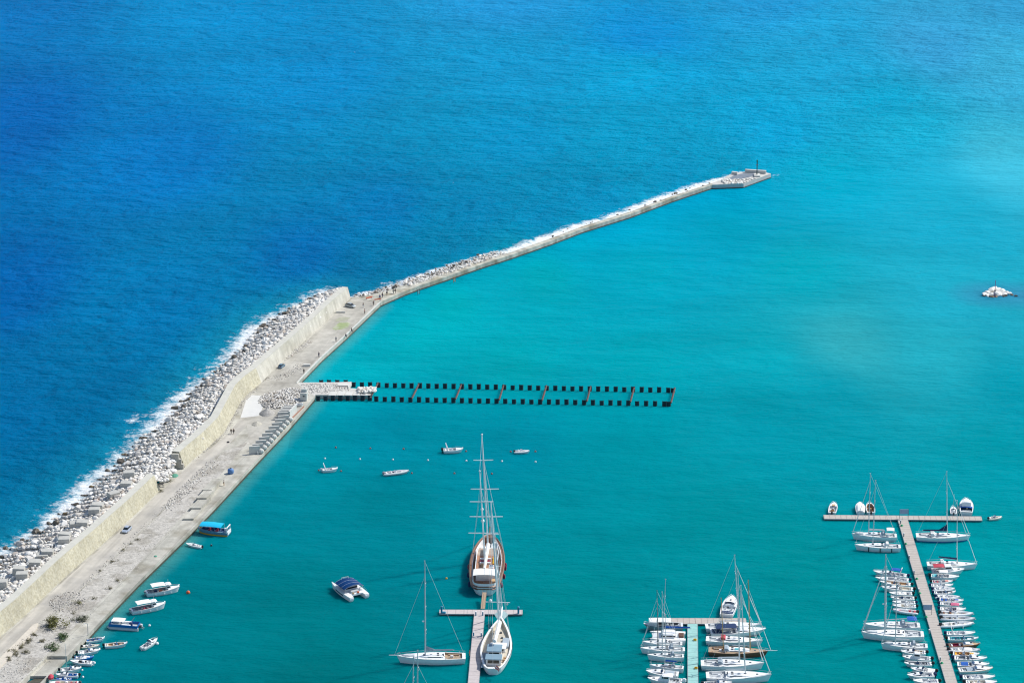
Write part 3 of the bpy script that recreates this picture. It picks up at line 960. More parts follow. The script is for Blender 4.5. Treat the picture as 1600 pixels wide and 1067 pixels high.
def add_deck(root, h, m, ck=None, mc=None, name='deck', inset=.97, ckdepth=.55, w=.22, wk=.12):
    """deck at the gunwale with an optional sunken cockpit ck=(t0,t1)"""
    ts = sorted(set(TS + (list(ck) if ck else [])))
    B_ = MB()
    C_ = MB()
    side = lambda t: max(h.b(t) * inset - max(w, wk * h.B * .5), .02)
    up = .02
    for a, c in zip(ts[:-1], ts[1:]):
        inck = ck and a >= ck[0] - 1e-6 and c <= ck[1] + 1e-6
        za, zc = h.z(a) + up, h.z(c) + up
        ba, bc = h.b(a) * inset, h.b(c) * inset
        if not inck:
            B_.loft([[(h.x(a), ba, za), (h.x(a), ba * .5, za + .03 * ba), (h.x(a), -ba * .5, za + .03 * ba), (h.x(a), -ba, za)], [(h.x(c), bc, zc), (h.x(c), bc * .5, zc + .03 * bc), (h.x(c), -bc * .5, zc + .03 * bc), (h.x(c), -bc, zc)]][::-1])
        else:
            sa, sc_ = side(a), side(c)
            for s in (1, -1):
                q = [[(h.x(a), s * ba, za), (h.x(a), s * sa, za)], [(h.x(c), s * bc, zc), (h.x(c), s * sc_, zc)]]
                B_.loft(q)
            fl = min(h.z(.3), h.F) - ckdepth
            C_.loft([[(h.x(a), sa, za), (h.x(a), sa * .96, fl), (h.x(a), -sa * .96, fl), (h.x(a), -sa, za)], [(h.x(c), sc_, zc), (h.x(c), sc_ * .96, fl), (h.x(c), -sc_ * .96, fl), (h.x(c), -sc_, zc)]])
    if ck:
        fl = min(h.z(.3), h.F) - ckdepth
        for t in ck:
            s_ = side(t)
            C_.add([(h.x(t), s_, h.z(t) + up), (h.x(t), -s_, h.z(t) + up), (h.x(t), -s_ * .96, fl), (h.x(t), s_ * .96, fl)], [(0, 1, 2, 3)])
        C_.build('cockpit', mc or DECKG, root)
    B_.build(name, m, root)
    return side

def add_rail(root, h, m, t0=0.0, t1=1.0, name='rub_rail', off=.03, size=.07):
    ts = [t for t in TS if t0 <= t <= t1]
    pts = [(h.x(t), h.b(t) + off, h.z(t) - .02) for t in ts] + [(h.x(t), -h.b(t) - off, h.z(t) - .02) for t in ts[::-1]]
    MB().tube(pts, size, 4).build(name, m, root)

def add_cabin(root, h, ta, tb, k, ht, m, mw=GLASS, fs=.35, rs=.1, name='cabin', win=(.30, .72), base=None, roofk=.82, wt=(.12, .80)):
    n = 6
    z0 = (lambda t: h.z(t) - .03) if base is None else (lambda t: base)
    L_ = (tb - ta) * h.L
    rows = []
    def ring(f, kk=0.0):
        t = lerp(ta, tb, f)
        w_ = min(h.b(t) * k, h.b(lerp(ta, tb, .5)) * k)
        return t, w_
    zt = z0(ta) + ht
    fr = [0, rs, .3, .5, .7, 1 - fs, 1.0]
    fr = sorted(set(fr))
    for f in fr:
        t, w_ = ring(f)
        g = min(1.0, f / max(rs, 1e-3), (1 - f) / max(fs, 1e-3))
        hh = ht * (.04 + .96 * g)
        zz = z0(t)
        rows.append([(h.x(t), w_, zz), (h.x(t), lerp(w_, w_ * (roofk + .06), g), zz + hh * .88), (h.x(t), w_ * roofk * .5, zz + hh), (h.x(t), -w_ * roofk * .5, zz + hh), (h.x(t), -lerp(w_, w_ * (roofk + .06), g), zz + hh * .88), (h.x(t), -w_, zz)])
    c = MB().loft(rows, False, True).build(name, m, root)
    if mw is not None:
        for s in (1, -1):
            W = MB()
            r2 = []
            for f in (wt[0], .3, .5, wt[1]):
                t, w_ = ring(f)
                g = min(1.0, f / max(rs, 1e-3), (1 - f) / max(fs, 1e-3))
                hh = ht * (.04 + .96 * g) * .88
                zz = z0(t)
                r2.append([(h.x(t), s * (lerp(w_, w_ * (roofk + .06), v) + .025), zz + hh * v) for v in win])
            W.loft(r2).build('side_window', mw, c)
    return c

def add_windscreen(root, h, t, w_, ht, m=BGLASS, slope=.5, z=None, name='windscreen'):
    z = h.z(t) if z is None else z
    x = h.x(t)
    n = 6
    rows = [[], []]
    for i in range(n + 1):
        a = lerp(-1, 1, i / n)
        bow = (1 - a * a) * w_ * .45
        rows[0].append((x + bow, a * w_, z))
        rows[1].append((x + bow - slope, a * w_ * .92, z + ht))
    B_ = MB().loft(rows).loft([[(p[0] - .05, p[1], p[2]) for p in r] for r in rows][::-1])
    return B_.build(name, m, root)

def add_outboard(root, h, y=0.0, m=BLACK, s=1.0):
    x = h.x(0)
    B_ = MB().bbox((x - .35 * s, y, h.F * .9 + .28 * s), (.72 * s, .46 * s, .62 * s), .14 * s)
    B_.build('outboard_motor', m, root)
    MB().box((x - .36 * s, y, h.F * .30), (.24 * s, .12 * s, h.F * 1.1), top=1.0).build('motor_leg', m, root)

def add_bimini(root, x0, x1, w_, z, m, name='bimini', camber=.18, poles=True, zb=.9, wrap=0.0):
    rows = []
    for i in range(5):
        f = i / 4
        x = lerp(x0, x1, f)
        zz = z + .10 * math.sin(PI * f) - wrap * (1 - math.sin(PI * f)) * .3
        rows.append([(x, -w_, zz - camber), (x, -w_ * .55, zz - camber * .25), (x, 0, zz), (x, w_ * .55, zz - camber * .25), (x, w_, zz - camber)])
    lo = [[(p[0], p[1], p[2] - .06) for p in r] for r in rows]
    b = MB().loft(rows[::-1]).loft(lo)
    rim = lambda r: r
    b.loft([[a, c] for a, c in zip(rows[0], lo[0])]).loft([[a, c] for a, c in zip(rows[-1], lo[-1])])
    b.loft([[r[0], l_[0]] for r, l_ in zip(rows, lo)]).loft([[r[-1], l_[-1]] for r, l_ in zip(rows, lo)])
    o = b.build(name, m, root)
    if poles:
        for sx in (x0 + .12, x1 - .12):
            for s in (-1, 1):
                MB().tube([(sx, s * (w_ - .05), zb), (sx, s * (w_ - .05), z - camber - .02)], .035, 5).build('awning_pole', STEEL, root)
    return o

def add_arch(root, x, w_, z0, ht, m=WHITE, back=.5, r=.09):
    pts = [(x, -w_, z0), (x - back * .7, -w_ * .92, z0 + ht * .7), (x - back, -w_ * .6, z0 + ht), (x - back, w_ * .6, z0 + ht), (x - back * .7, w_ * .92, z0 + ht * .7), (x, w_, z0)]
    return MB().tube(pts, r, 6).build('roll_bar', m, root)

def add_console(root, x, z, m=WHITE, s=1.0):
    c = MB().bbox((x, 0, z + .45 * s), (.7 * s, .7 * s, .9 * s), .1).build('console', m, root)
    MB().box((x + .2 * s, 0, z + 1.08 * s), (.05, .62 * s, .36 * s), ry=R(-25)).build('screen', BGLASS, c)
    return c

def add_seat(root, x, y, z, sx, sy, m, back=True, name='seat', fx=-1):
    b = MB().bbox((x, y, z + .2), (sx, sy, .4), .06)
    o = b.build(name, m, root)
    if back:
        MB().bbox((x + fx * (sx / 2 - .06), y, z + .55), (.13, sy, .36), .05).build('seat_back', m, o)
    return o

def add_fender(root, x, y, z, m=WHITE, s=1.0):
    MB().ball((x, y, z), (.13 * s, .13 * s, .36 * s), 6, 5).build('fender', m, root)

def loc_of(root, p):
    c, s = math.cos(-root.rotation_euler.z), math.sin(-root.rotation_euler.z)
    d = Vector(p) - root.location
    return Vector((d.x * c - d.y * s, d.x * s + d.y * c, d.z))

def add_mast(root, base, top, r=.11, m=ALU, spr=2, sw=1.0, sx=0.0, radar=False, back=.25):
    base, top = Vector(base), Vector(top)
    mo = MB().tube([base, base.lerp(top, .6), top], [r, r * .95, r * .6], 7).build('mast', m, root)
    MB().box(top + Vector((0, 0, .12)), (.35, .12, .12)).build('mast_head', m, mo)
    for k in range(spr):
        f = (k + 1) / (spr + 1) * (1 if spr > 1 else 1.1)
        p = base.lerp(top, f)
        w_ = sw * (1 - .25 * f)
        MB().tube([p + Vector((-back * w_, -w_, .08)), p, p + Vector((-back * w_, w_, .08))], .055, 4).build('spreader', m, mo)
    if radar:
        p = base.lerp(top, .36)
        MB().ball((p.x + .45, p.y, p.z), (.34, .34, .16), 8, 5).build('radar_dome', WHITE, mo)
    return mo

def add_stay(root, a, b, r=.03, m=ROPE, name='stay'):
    return MB().tube([a, b], r, 4).build(name, m, root)

def add_furl(root, a, b, r=.10, m=WCANVAS):
    a, b = Vector(a), Vector(b)
    return MB().tube([a, a.lerp(b, .04), a.lerp(b, .3), b], [r * .5, r * 1.1, r, r * .4], 5).build('furled_jib', m, root)

def add_boom(root, a, b, m=ALU, cover=None, r=.09, cr=.26, peak=0.0):
    a, b = Vector(a), Vector(b)
    bo = MB().tube([a, b], r, 6).build('boom', m, root)
    if cover is not None:
        rows = []
        for i in range(7):
            f = i / 6
            p = a.lerp(b, lerp(.02, .97, f))
            h_ = cr * (1.25 - .55 * f) + peak * max(0, 1 - f * 3.2)
            w_ = cr * .62 * (1 - .3 * f)
            rows.append([p + Vector((0, -w_, .02)), p + Vector((0, -w_ * .9, h_ * .6)), p + Vector((0, 0, h_ + .12)), p + Vector((0, w_ * .9, h_ * .6)), p + Vector((0, w_, .02)), p + Vector((0, 0, -.06))])
        MB().loft(rows, True, True).build('sail_cover', cover, bo)
    return bo

def root_between(name, stern, bow, label, cat, group=None, z=0.0):
    S, B_ = at(*stern, z), at(*bow, z)
    d = B_ - S
    loc = (S + B_) / 2
    r = empty(name, (loc.x, loc.y, 0), math.atan2(d.y, d.x), label, cat, group)
    return r, math.hypot(d.x, d.y)

GM = 'boats moored along the pontoons'

def sailboat(label, stern, bow, B=None, F=1.25, top=None, mbase=.56, cover=WCANVAS, canopy=None, spr=2, jib=True, hullm=WHITE, deckm=DECKW, stripe=None, mastm=ALU, boomlen=.36, mr=.13, group=GM, zpx=.5, dodger=GCANVAS, gear=True, jibtop=.88, jibr=.10, boomlift=0.0, wheels=1, fenders=0, teak=False, radar=False, peak=0.0, name='sailing_yacht', sprit=0.0, dinghy=False, hard=False):
    r, L = root_between(name, stern, bow, label, 'sailing yacht', group, zpx)
    B = B or L * .28
    h = Hull(L, B, F, tr=.74, tm=.38, p=1.9, q=.95, sheer=.22, rake=.05, flare=.84)
    add_hull(r, h, hullm, stripe)
    side = add_deck(r, h, deckm, ck=(.05, .30), mc=TEAK if teak else DECKG, ckdepth=.45)
    zd = h.z(.5)
    c = add_cabin(r, h, .31, .72, .62, .50, WHITE, GLASS, fs=.45, rs=.06, name='coachroof')
    for t, y in ((.40, .5), (.40, -.5), (.50, 0)):
        MB().box((h.x(t), y, zd + .50), (.6, .5, .08)).build('hatch', GLASS if y else DECKG, r)
    MB().bbox((h.x(.325), .15, zd + .35), (.35, .6, .55), .05).build('companionway', DGREY, r)
    for s in (-1, 1):
        MB().tube([(h.x(.285), s * h.b(.28) * .80, h.z(.28)), (h.x(.285), s * h.b(.28) * .80, h.z(.28) + .28)], .14, 8).build('winch', STEEL, r)
    for t in (.60, .78):
        MB().box((h.x(t), 0, (h.z(t) + (.38 if t < .7 else .06))), (.55, .55, .10)).build('hatch', GLASS, r)
    mb = Vector((h.x(mbase), 0, zd + .35))
    if top is not None:
        wb = r.matrix_basis @ mb if False else Matrix.LocRotScale(r.location, r.rotation_euler, None) @ mb
        tp = loc_of(r, up_to(wb, *top))
    else:
        tp = mb + Vector((-.02 * L, 0, L * 1.2))
    mo = add_mast(r, mb, tp, mr, mastm, spr, B * .30, radar=radar)
    if boomlen:
        be = Vector((mb.x - boomlen * L, 0, mb.z + 1.0 + boomlift))
        add_boom(r, mb + Vector((-.1, 0, 1.0)), be, ALU, cover, cr=.30, peak=peak)
    bowp = Vector((h.x(.985), 0, h.z(1)))
    if sprit:
        MB().tube([(h.x(.96), 0, h.z(1) + .05), (h.x(1) + sprit, 0, h.z(1) + .15)], [.13, .07], 6).build('bowsprit', WHITE, r)
        bowp = Vector((h.x(1) + sprit * .3, 0, h.z(1) + .1))
    jt = mb.lerp(tp, jibtop)
    if jib:
        add_furl(r, bowp, jt, jibr)
    else:
        add_stay(r, bowp, jt, .035, name='forestay')
    add_stay(r, (h.x(.01), 0, h.z(0)), tp, .025, name='backstay')
    for s in (-1, 1):
        add_stay(r, (mb.x - .15, s * h.b(mbase) * .95, h.z(mbase)), mb.lerp(tp, .93), .022, name='shroud')
        MB().bbox((h.x(.17), s * side(.17) * .72, h.F - .26), (L * .16, .42, .34), .06).build('cockpit_seat', TEAK if teak else DECKW, r)
    # guard rail round the deck edge
    ts = [t for t in TS if t <= .985]
    for s in (-1, 1):
        MB().tube([(h.x(t), s * h.b(t) * .95, h.z(t) + .58) for t in ts], .025, 3).build('guard_rail', STEEL, r)
    MB().tube([(h.x(.94), -h.b(.94) * .9, h.z(1)), (h.x(.95), -h.b(.95) * .9, h.z(1) + .62), (h.x(1.0), 0, h.z(1) + .66), (h.x(.95), h.b(.95) * .9, h.z(1) + .62), (h.x(.94), h.b(.94) * .9, h.z(1))], .035, 4).build('pulpit', STEEL, r)
    if gear:
        for k in range(wheels):
            y = 0 if wheels == 1 else (k - .5) * B * .42
            wpts = [(h.x(.09), y + .42 * math.cos(a), h.F + .35 + .42 * math.sin(a)) for a in [2 * PI * i / 10 for i in range(11)]]
            MB().tube(wpts, .035, 4).build('steering_wheel', STEEL, r)
        MB().bbox((h.x(.20), 0, h.F - .1), (.8, .5, .5), .08).build('cockpit_table', WHITE, r)
    if dodger is not None:
        rows = []
        for f, z_ in ((0, .05), (.35, .75), (1, .72)):
            x = h.x(.345) - f * 1.1 * L / 14
            w_ = h.b(.3) * .62
            rows.append([(x, w_, zd + .30), (x, w_ * .9, zd + .4 + z_ * .7), (x, 0, zd + .42 + z_), (x, -w_ * .9, zd + .4 + z_ * .7), (x, -w_, zd + .30)])
        MB().loft(rows).build('sprayhood', dodger, r)
    if canopy is not None:
        add_bimini(r, h.x(.06), h.x(.23), h.b(.15) * .72, h.F + 2.0, canopy, zb=h.F)
    for k in range(fenders):
        t = lerp(.2, .7, k / max(1, fenders - 1))
        for s in (-1, 1):
            MB().tube([(h.x(t), s * (h.b(t) + .08), h.z(t) * .95), (h.x(t), s * (h.b(t) * .96 + .14), .15)], .13, 6).build('fender', BLACK, r)
    if dinghy:
        rows = []
        t0, t1 = .74, .93
        for i in range(6):
            f = i / 5
            w_ = .75 * math.sin(PI * lerp(.18, 1.0 if f > .5 else .82, f)) ** .6 if f < 1 else .05
            x = lerp(h.x(t0), h.x(t1), f)
            rows.append([(x, -w_, zd + .12), (x, -w_ * .8, zd + .5), (x, 0, zd + .66), (x, w_ * .8, zd + .5), (x, w_, zd + .12)])
        MB().loft(rows, False, True).build('upturned_dinghy', LGREY, r)
    return r, h

def motorboat(label, stern, bow, B=None, F=.85, style='open', hullm=WHITE, deckm=DECKW, inn=DECKG, motors=1, motorm=BLACK, canopy=None, zpx=.4, group=GM, seats=DECKW, stripe=None, arch=False, canpos=(.28, .55), rail=None, name='motorboat', cat='motorboat', cover=None, coverpos=(.05, .4), cush=None, sun=None, mast=0.0):
    r, L = root_between(name, stern, bow, label, cat, group, zpx)
    B = B or max(1.7, L * .33)
    h = Hull(L, B, F, tr=.86, tm=.45, p=2.3, q=.85, sheer=.32, rake=.13, flare=.78)
    if style == 'rib':
        F = h.F = .62
        hh = Hull(L, B * .72, F * .8, tr=.9, tm=.5, p=2.4, q=.85, sheer=.3, rake=.12, flare=.7)
        add_hull(r, hh, hullm)
        rad = B * .135
        for s in (1, -1):
            ts = [0, .12, .3, .5, .68, .8, .89, .95, .985, 1.0]
            pts = [(h.x(t) - .04 * L, s * max(h.b(t) - rad, 0), F * .72 + .28 * t * t) for t in ts]
            pts = [(h.x(0) - .09 * L, pts[0][1], pts[0][2] + .02)] + pts
            MB().tube(pts, [rad * .35] + [rad] * (len(pts) - 1), 8).build('inflatable_tube', rail or LGREY, r, smooth=True)
        fl = MB()
        rows = [[(h.x(t), (h.b(t) - rad * 1.2), F * .62), (h.x(t), -(h.b(t) - rad * 1.2), F * .62)] for t in (0.02, .3, .55, .75, .86)]
        fl.loft(rows[::-1]).build('floor', inn, r)
        zf = F * .62
        add_console(r, h.x(.42), zf, WHITE, .95)
        add_seat(r, h.x(.27), 0, zf, .55, B * .42, seats)
        add_seat(r, h.x(.07), 0, zf, .5, B * .5, seats, back=False, name='stern_bench')
        MB().bbox((h.x(.74), 0, zf + .16), (L * .16, B * .34, .3), .1).build('bow_cushion', cush or seats, r)
    else:
        add_hull(r, h, hullm, stripe)
        zf = F - .48
        if style == 'open':
            add_deck(r, h, deckm, ck=(.06, .62), mc=inn, ckdepth=.48)
            add_console(r, h.x(.40), zf, WHITE, .95)
            add_seat(r, h.x(.26), 0, zf, .5, B * .4, seats)
            add_seat(r, h.x(.10), 0, zf, .5, B * .62, seats, name='stern_bench')
            MB().bbox((h.x(.70), 0, h.z(.7) + .06), (L * .15, B * .36, .12), .05).build('bow_cushion', cush or seats, r)
        elif style == 'bowrider':
            add_deck(r, h, deckm, ck=(.06, .84), mc=inn, ckdepth=.45)
            add_windscreen(r, h, .52, h.b(.5) * .78, .55, BGLASS, .45)
            for s in (-1, 1):
                add_seat(r, h.x(.40), s * B * .2, zf, .5, .5, seats)
            add_seat(r, h.x(.11), 0, zf, .55, B * .62, seats, name='stern_bench')
            MB().bbox((h.x(.70), 0, zf + .2), (L * .14, B * .5, .32), .08).build('bow_cushion', cush or seats, r)
        elif style == 'cuddy':
            add_deck(r, h, deckm, ck=(.06, .45), mc=inn, ckdepth=.48)
            add_cabin(r, h, .44, .84, .70, .50, WHITE, GLASS, fs=.6, rs=.04, name='cuddy_cabin')
            add_windscreen(r, h, .50, h.b(.5) * .66, .55, BGLASS, .5, z=h.z(.5) + .42)
            MB().box((h.x(.70), 0, h.z(.7) + .44), (.5, .5, .08)).build('hatch', GLASS, r)
            for s in (-1, 1):
                add_seat(r, h.x(.36), s * B * .2, zf, .5, .5, seats)
            add_seat(r, h.x(.10), 0, zf, .5, B * .6, seats, name='stern_bench')
        elif style == 'wheelhouse':
            add_deck(r, h, deckm, ck=(.05, .36), mc=inn, ckdepth=.45)
            add_cabin(r, h, .36, .66, .66, 1.55, WHITE, GLASS, fs=.30, rs=.05, name='wheelhouse', win=(.55, .88), roofk=.86, wt=(.1, .7))
            add_windscreen(r, h, .575, h.b(.55) * .54, .62, BGLASS, .42, z=h.z(.6) + .80)
            MB().box((h.x(.82), 0, h.z(.82) + .07), (.6, .6, .1)).build('hatch', GLASS, r)
            add_seat(r, h.x(.10), 0, zf, .5, B * .6, seats, name='stern_bench')
        elif style == 'covered':
            add_deck(r, h, deckm)
            rows = []
            for t in (.02, .12, .3, .5, .68, .82):
                b = h.b(t) * .94
                g = math.sin(PI * lerp(.2, .95, (t - .02) / .8))
                rows.append([(h.x(t), b, h.z(t)), (h.x(t), b * .6, h.z(t) + .55 * g), (h.x(t), 0, h.z(t) + .75 * g), (h.x(t), -b * .6, h.z(t) + .55 * g), (h.x(t), -b, h.z(t))])
            MB().loft(rows, False, True).build('boat_cover', cover or WCANVAS, r)
        if style != 'covered':
            for s in (-1, 1):
                pts = [(h.x(t), s * h.b(t) * .9, h.z(t) + .38) for t in (.6, .72, .84, .93, .985)]
                MB().tube(pts, .03, 4).build('bow_rail', STEEL, r)
    if style != 'covered':                       # odds and ends left lying aboard
        for _ in range(3):
            t = random.uniform(.10, .55)
            MB().bbox((h.x(t), random.uniform(-.28, .28) * B, zf + random.uniform(.2, .45)), (random.uniform(.25, .6), random.uniform(.25, .6), .3), .05).build(random.choice(('locker', 'cool_box', 'folded_cover')), random.choice((NAVY, GREY, GCANVAS, WHITE, DGREY, DECKG)), r)
    if motors == 1:
        add_outboard(r, h, 0, motorm, max(.8, B / 2.3))
    elif motors == 2:
        for y in (-.36, .36):
            add_outboard(r, h, y, motorm, max(.8, B / 2.6))
    if canopy is not None:
        add_bimini(r, h.x(canpos[0]), h.x(canpos[1]), h.b(.35) * .74, F + 1.55, canopy, name='bimini', zb=F)
    if arch:
        add_arch(r, h.x(.22), h.b(.2) * .88, F, 1.9, WHITE, back=-.0 + .6, r=.10)
    if cover is not None and style != 'covered':
        b = MB()
        rows = [[(h.x(t), h.b(t) * .84, h.z(t) + .05), (h.x(t), 0, h.z(t) + .25), (h.x(t), -h.b(t) * .84, h.z(t) + .05)] for t in [lerp(coverpos[0], coverpos[1], i / 4) for i in range(5)]]
        b.loft(rows).build('boat_cover', cover, r)
    if sun is not None:
        MB().bbox((h.x(.74), 0, h.z(.74) + .09), (L * .2, h.b(.74) * 1.2, .12), .05).build('sun_pad', sun, r)
    if rail is not None and style != 'rib':
        add_rail(r, h, rail)
    if mast:
        MB().tube([(h.x(.5), 0, F), (h.x(.5), 0, F + mast)], [.07, .04], 5).build('mast', ALU, r)
    return r, h
# ------------------------------------------------------------------ the three-part pontoons
def plank_mat(name, c, step=.6, dark=.72, axis='X'):
    m = mat(name, c, .85, .10, 1.2)
    n, l = m.node_tree.nodes, m.node_tree.links
    b = n['Principled BSDF']
    src = b.inputs['Base Color'].links[0].from_socket
    tc = n.new('ShaderNodeTexCoord')
    wv = n.new('ShaderNodeTexWave')
    wv.bands_direction = axis
    wv.wave_profile = 'SAW'
    wv.inputs['Scale'].default_value = 0.314 / step
    l.new(tc.outputs['Object'], wv.inputs['Vector'])
    mr = n.new('ShaderNodeMapRange')
    mr.inputs['From Min'].default_value = .86
    mr.inputs['From Max'].default_value = .90
    mr.inputs['To Min'].default_value = 1.0
    mr.inputs['To Max'].default_value = dark
    l.new(wv.outputs['Fac'], mr.inputs['Value'])
    sc_ = n.new('ShaderNodeVectorMath')
    sc_.operation = 'SCALE'
    l.new(src, sc_.inputs[0])
    l.new(mr.outputs[0], sc_.inputs['Scale'])
    l.new(sc_.outputs[0], b.inputs['Base Color'])
    return m
PLANK = plank_mat('weathered_planks', (0.46, 0.42, 0.38), 1.6)
PLANKP = plank_mat('pinkish_planks', (0.52, 0.47, 0.46), 2.2, .8)
PLANKT = plank_mat('teal_planks', (0.30, 0.55, 0.52), 2.4, .8)
PZ = .6

def pontoon(name, a, b_, width, m, label, sections=1):
    A, B_ = at(*a, PZ), at(*b_, PZ)
    d = B_ - A
    L = d.length
    r = empty(name, ((A.x + B_.x) / 2, (A.y + B_.y) / 2, 0), math.atan2(d.y, d.x), label, 'pontoon')
    for k in range(sections):
        x0, x1 = -L / 2 + L * k / sections + (.06 if k else 0), -L / 2 + L * (k + 1) / sections
        c = (x0 + x1) / 2
        MB().box((c, 0, PZ - .10), (x1 - x0, width, .20)).build('deck_section', m, r)
        MB().box((c, 0, .18), (x1 - x0 - .3, width * .86, .62)).build('float', DGREY, r)
    for s in (-1, 1):
        MB().box((0, s * (width / 2 + .06), PZ - .12), (L, .10, .26)).build('fender_strip', GREY, r)
    return r

pontoon('pontoon', (686.5, 955.2), (816.4, 955.8), 2.7, PLANKP, 'short beige cross pontoon behind the stern of the large gulet', 3)
pontoon('pontoon', (749.2, 958.8), (739, 1075), 2.7, PLANKP, 'pale straight pontoon lying between the single sloop and the large white ketch', 5)
pontoon('pontoon', (1046, 969.6), (1166, 969.6), 3.6, PLANK, 'beige cross pontoon at the end of the teal-decked pontoon', 3)
pontoon('pontoon', (1082, 973.6), (1082.8, 1080), 2.55, PLANKT, 'teal-decked straight pontoon between two rows of yachts', 4)
pontoon('pontoon', (1287, 807.2), (1534, 809.6), 2.9, PLANK, 'long beige cross pontoon heading the outermost marina arm', 5)
pontoon('pontoon', (1410.6, 811.6), (1491, 1080), 2.75, PLANK, 'very long beige pontoon slanting between two rows of motorboats', 9)

BTEAL = mat('teal_blue_paint', (0.02, 0.22, 0.36), .5, .1, 2)
def bollard(px, py, h, label, cat='mooring post', m=BTEAL, r=.28, z=PZ, name='mooring_post'):
    p = at(px, py, z)
    o = empty(name, p, 0, label, cat)
    MB().tube([(0, 0, -.5), (0, 0, h)], r, 10).build('post', m, o)
    MB().tube([(0, 0, h), (0, 0, h + .12), (0, 0, h + .3)], [r * 1.2, r * 1.2, r * .3], 10).build('cap', m, o)
    return o
bollard(690, 957.4, 1.8, 'blue mooring post on the end of the short cross pontoon nearer the sloop')
MB_ = at(693, 957.4, PZ)
fh = MB().bbox((0, 0, .2), (1.3, .7, .4), .15).build('rope_heap', BTEAL); fh.location = MB_
tag(fh, 'heap of blue rope at the foot of a blue mooring post', 'rope')
bollard(810, 958, 1.8, 'blue mooring post on the end of the short cross pontoon beside the ketch bow')
def pedestal(px, py, label, m=GREY, h=1.0, group=None):
    p = at(px, py, PZ)
    o = empty('service_pedestal', p, 0, label, 'pedestal', group)
    MB().bbox((0, 0, h / 2), (.32, .32, h), .05).build('cabinet', m, o)
    MB().bbox((0, 0, h + .08), (.42, .42, .16), .05).build('cap', WHITE, o)
for x, y in [(743.5, 961), (754.3, 961), (740, 993), (752, 994)]:
    pedestal(x, y, 'slim service pedestal on the pale pontoon beside the white ketch', BTEAL, group='service pedestals by the ketch')
for x, y in [(1407, 818), (1412, 838), (1420.5, 873), (1435.5, 925), (1452, 989), (1469, 1032), (1428, 897)]:
    pedestal(x, y, 'grey service pedestal on the very long slanting pontoon', GREY, group='service pedestals on the long pontoon')
GREEN = mat('green_hose', (0.02, 0.42, 0.20), .5, .2, 3)
for i, (x, y) in enumerate([(1409, 821.5), (1415.2, 850), (1432.5, 904.5), (1437, 927), (1447, 964), (1471.5, 1036)]):
    p = at(x, y, PZ)
    b = MB()
    pts = [(math.cos(a) * (.42 - .01 * k), math.sin(a) * (.42 - .01 * k), .06 + .012 * k) for k, a in enumerate([2 * PI * j / 10 for j in range(31)])]
    o = b.tube(pts, .075, 5).build('hose', GREEN)
    o.location = p
    tag(o, 'coiled green hose lying on the very long slanting pontoon', 'hose', 'green hoses on the long pontoon')
for i, (x, y) in enumerate([(1086, 1000), (1087.5, 1044)]):
    p = at(x, y, PZ)
    o = MB().tube([(math.cos(a) * .4, math.sin(a) * .4, .07 + .012 * k) for k, a in enumerate([2 * PI * j / 10 for j in range(31)])], .075, 5).build('hose', YELLOW)
    o.location = p
    tag(o, 'coiled yellow hose lying on the teal-decked pontoon', 'hose', 'yellow hoses on the teal pontoon')
SIGN = mat('grey_blue_panel', (0.30, 0.40, 0.55), .4, .08, 2)
def portal(a, b_, h, label):
    A, B_ = at(*a, PZ), at(*b_, PZ)
    o = empty('gate', (A + B_) / 2, math.atan2((B_ - A).y, (B_ - A).x), label, 'gate')
    w_ = (B_ - A).length / 2
    for s in (-1, 1):
        MB().tube([(s * w_, 0, -.1), (s * w_, 0, h)], .06, 6).build('gate_post', DGREY, o)
    MB().box((0, 0, h - .75), (2 * w_, .08, 1.5)).build('panel', SIGN, o)
portal((1405.6, 810), (1419, 810), 2.9, 'blue grey panel gate at the head of the very long pontoon')
portal((1442, 960), (1455.5, 960), 2.9, 'blue grey panel gate standing halfway along the very long pontoon')

# ------------------------------------------------------------------ sheet piles of the unfinished jetty
PILEM = mat('dark_steel_pile', (0.016, 0.024, 0.036), .6, .4, .9, world=True)
RUST = mat('rusty_beam', (0.105, 0.055, 0.05), .8, .4, 1.2, world=True)
def pile_mesh(wd=1.36):
    o_ = [(-wd / 2, .22), (-wd * .32, -.2), (wd * .32, -.2), (wd / 2, .22)]
    i_ = [(x * .93, y + .07) for x, y in o_]
    ring = o_ + i_[::-1]
    b = MB().loft([[(x, y, -2.0) for x, y in ring], [(x, y, 1.78) for x, y in ring]], True, True)
    me = bpy.data.meshes.new('sheet_pile')
    me.from_pydata(b.v, [], b.f)
    me.materials.append(PILEM)
    return me
PM = pile_mesh()
def pile(px, py, lab, grp, rz=0.0):
    o = bpy.data.objects.new('sheet_pile', PM)
    COL.objects.link(o)
    p = at(px, py)
    o.location = (p.x, p.y, random.uniform(-.22, .10))
    o.rotation_euler = (random.uniform(-.02, .02), random.uniform(-.02, .02), rz + random.uniform(-.09, .09))
    tag(o, lab, 'sheet pile', grp)
BK = ('dark steel sheet pile in the farther row of the unfinished jetty', 'sheet piles in the farther row')
FR = ('dark steel sheet pile in the nearer row of the unfinished jetty', 'sheet piles in the nearer row')
xb = 552.5
xs_ = []
k = 0
while xb < 1033:
    xs_.append(xb)
    xb += 12.9 + .75 * (xb - 552) / 480
for x in xs_ + [1044.2, 1051.5]:
    pile(x, lerp(604.8, 613.2, (x - 552) / 480), *BK)
for x in [527, 514, 502, 540]:
    pile(x, 601.5, 'dark steel sheet pile along the far edge of the stone-filled jetty', 'sheet piles along the far edge of the filled jetty')
xb, xf = 588.0, []
while xb < 1027:
    xf.append(xb)
    xb += 13.3 + .65 * (xb - 588) / 440
for x in xf + [1038, 1045]:
    pile(x, lerp(627.4, 634.6, (x - 588) / 440), *FR)
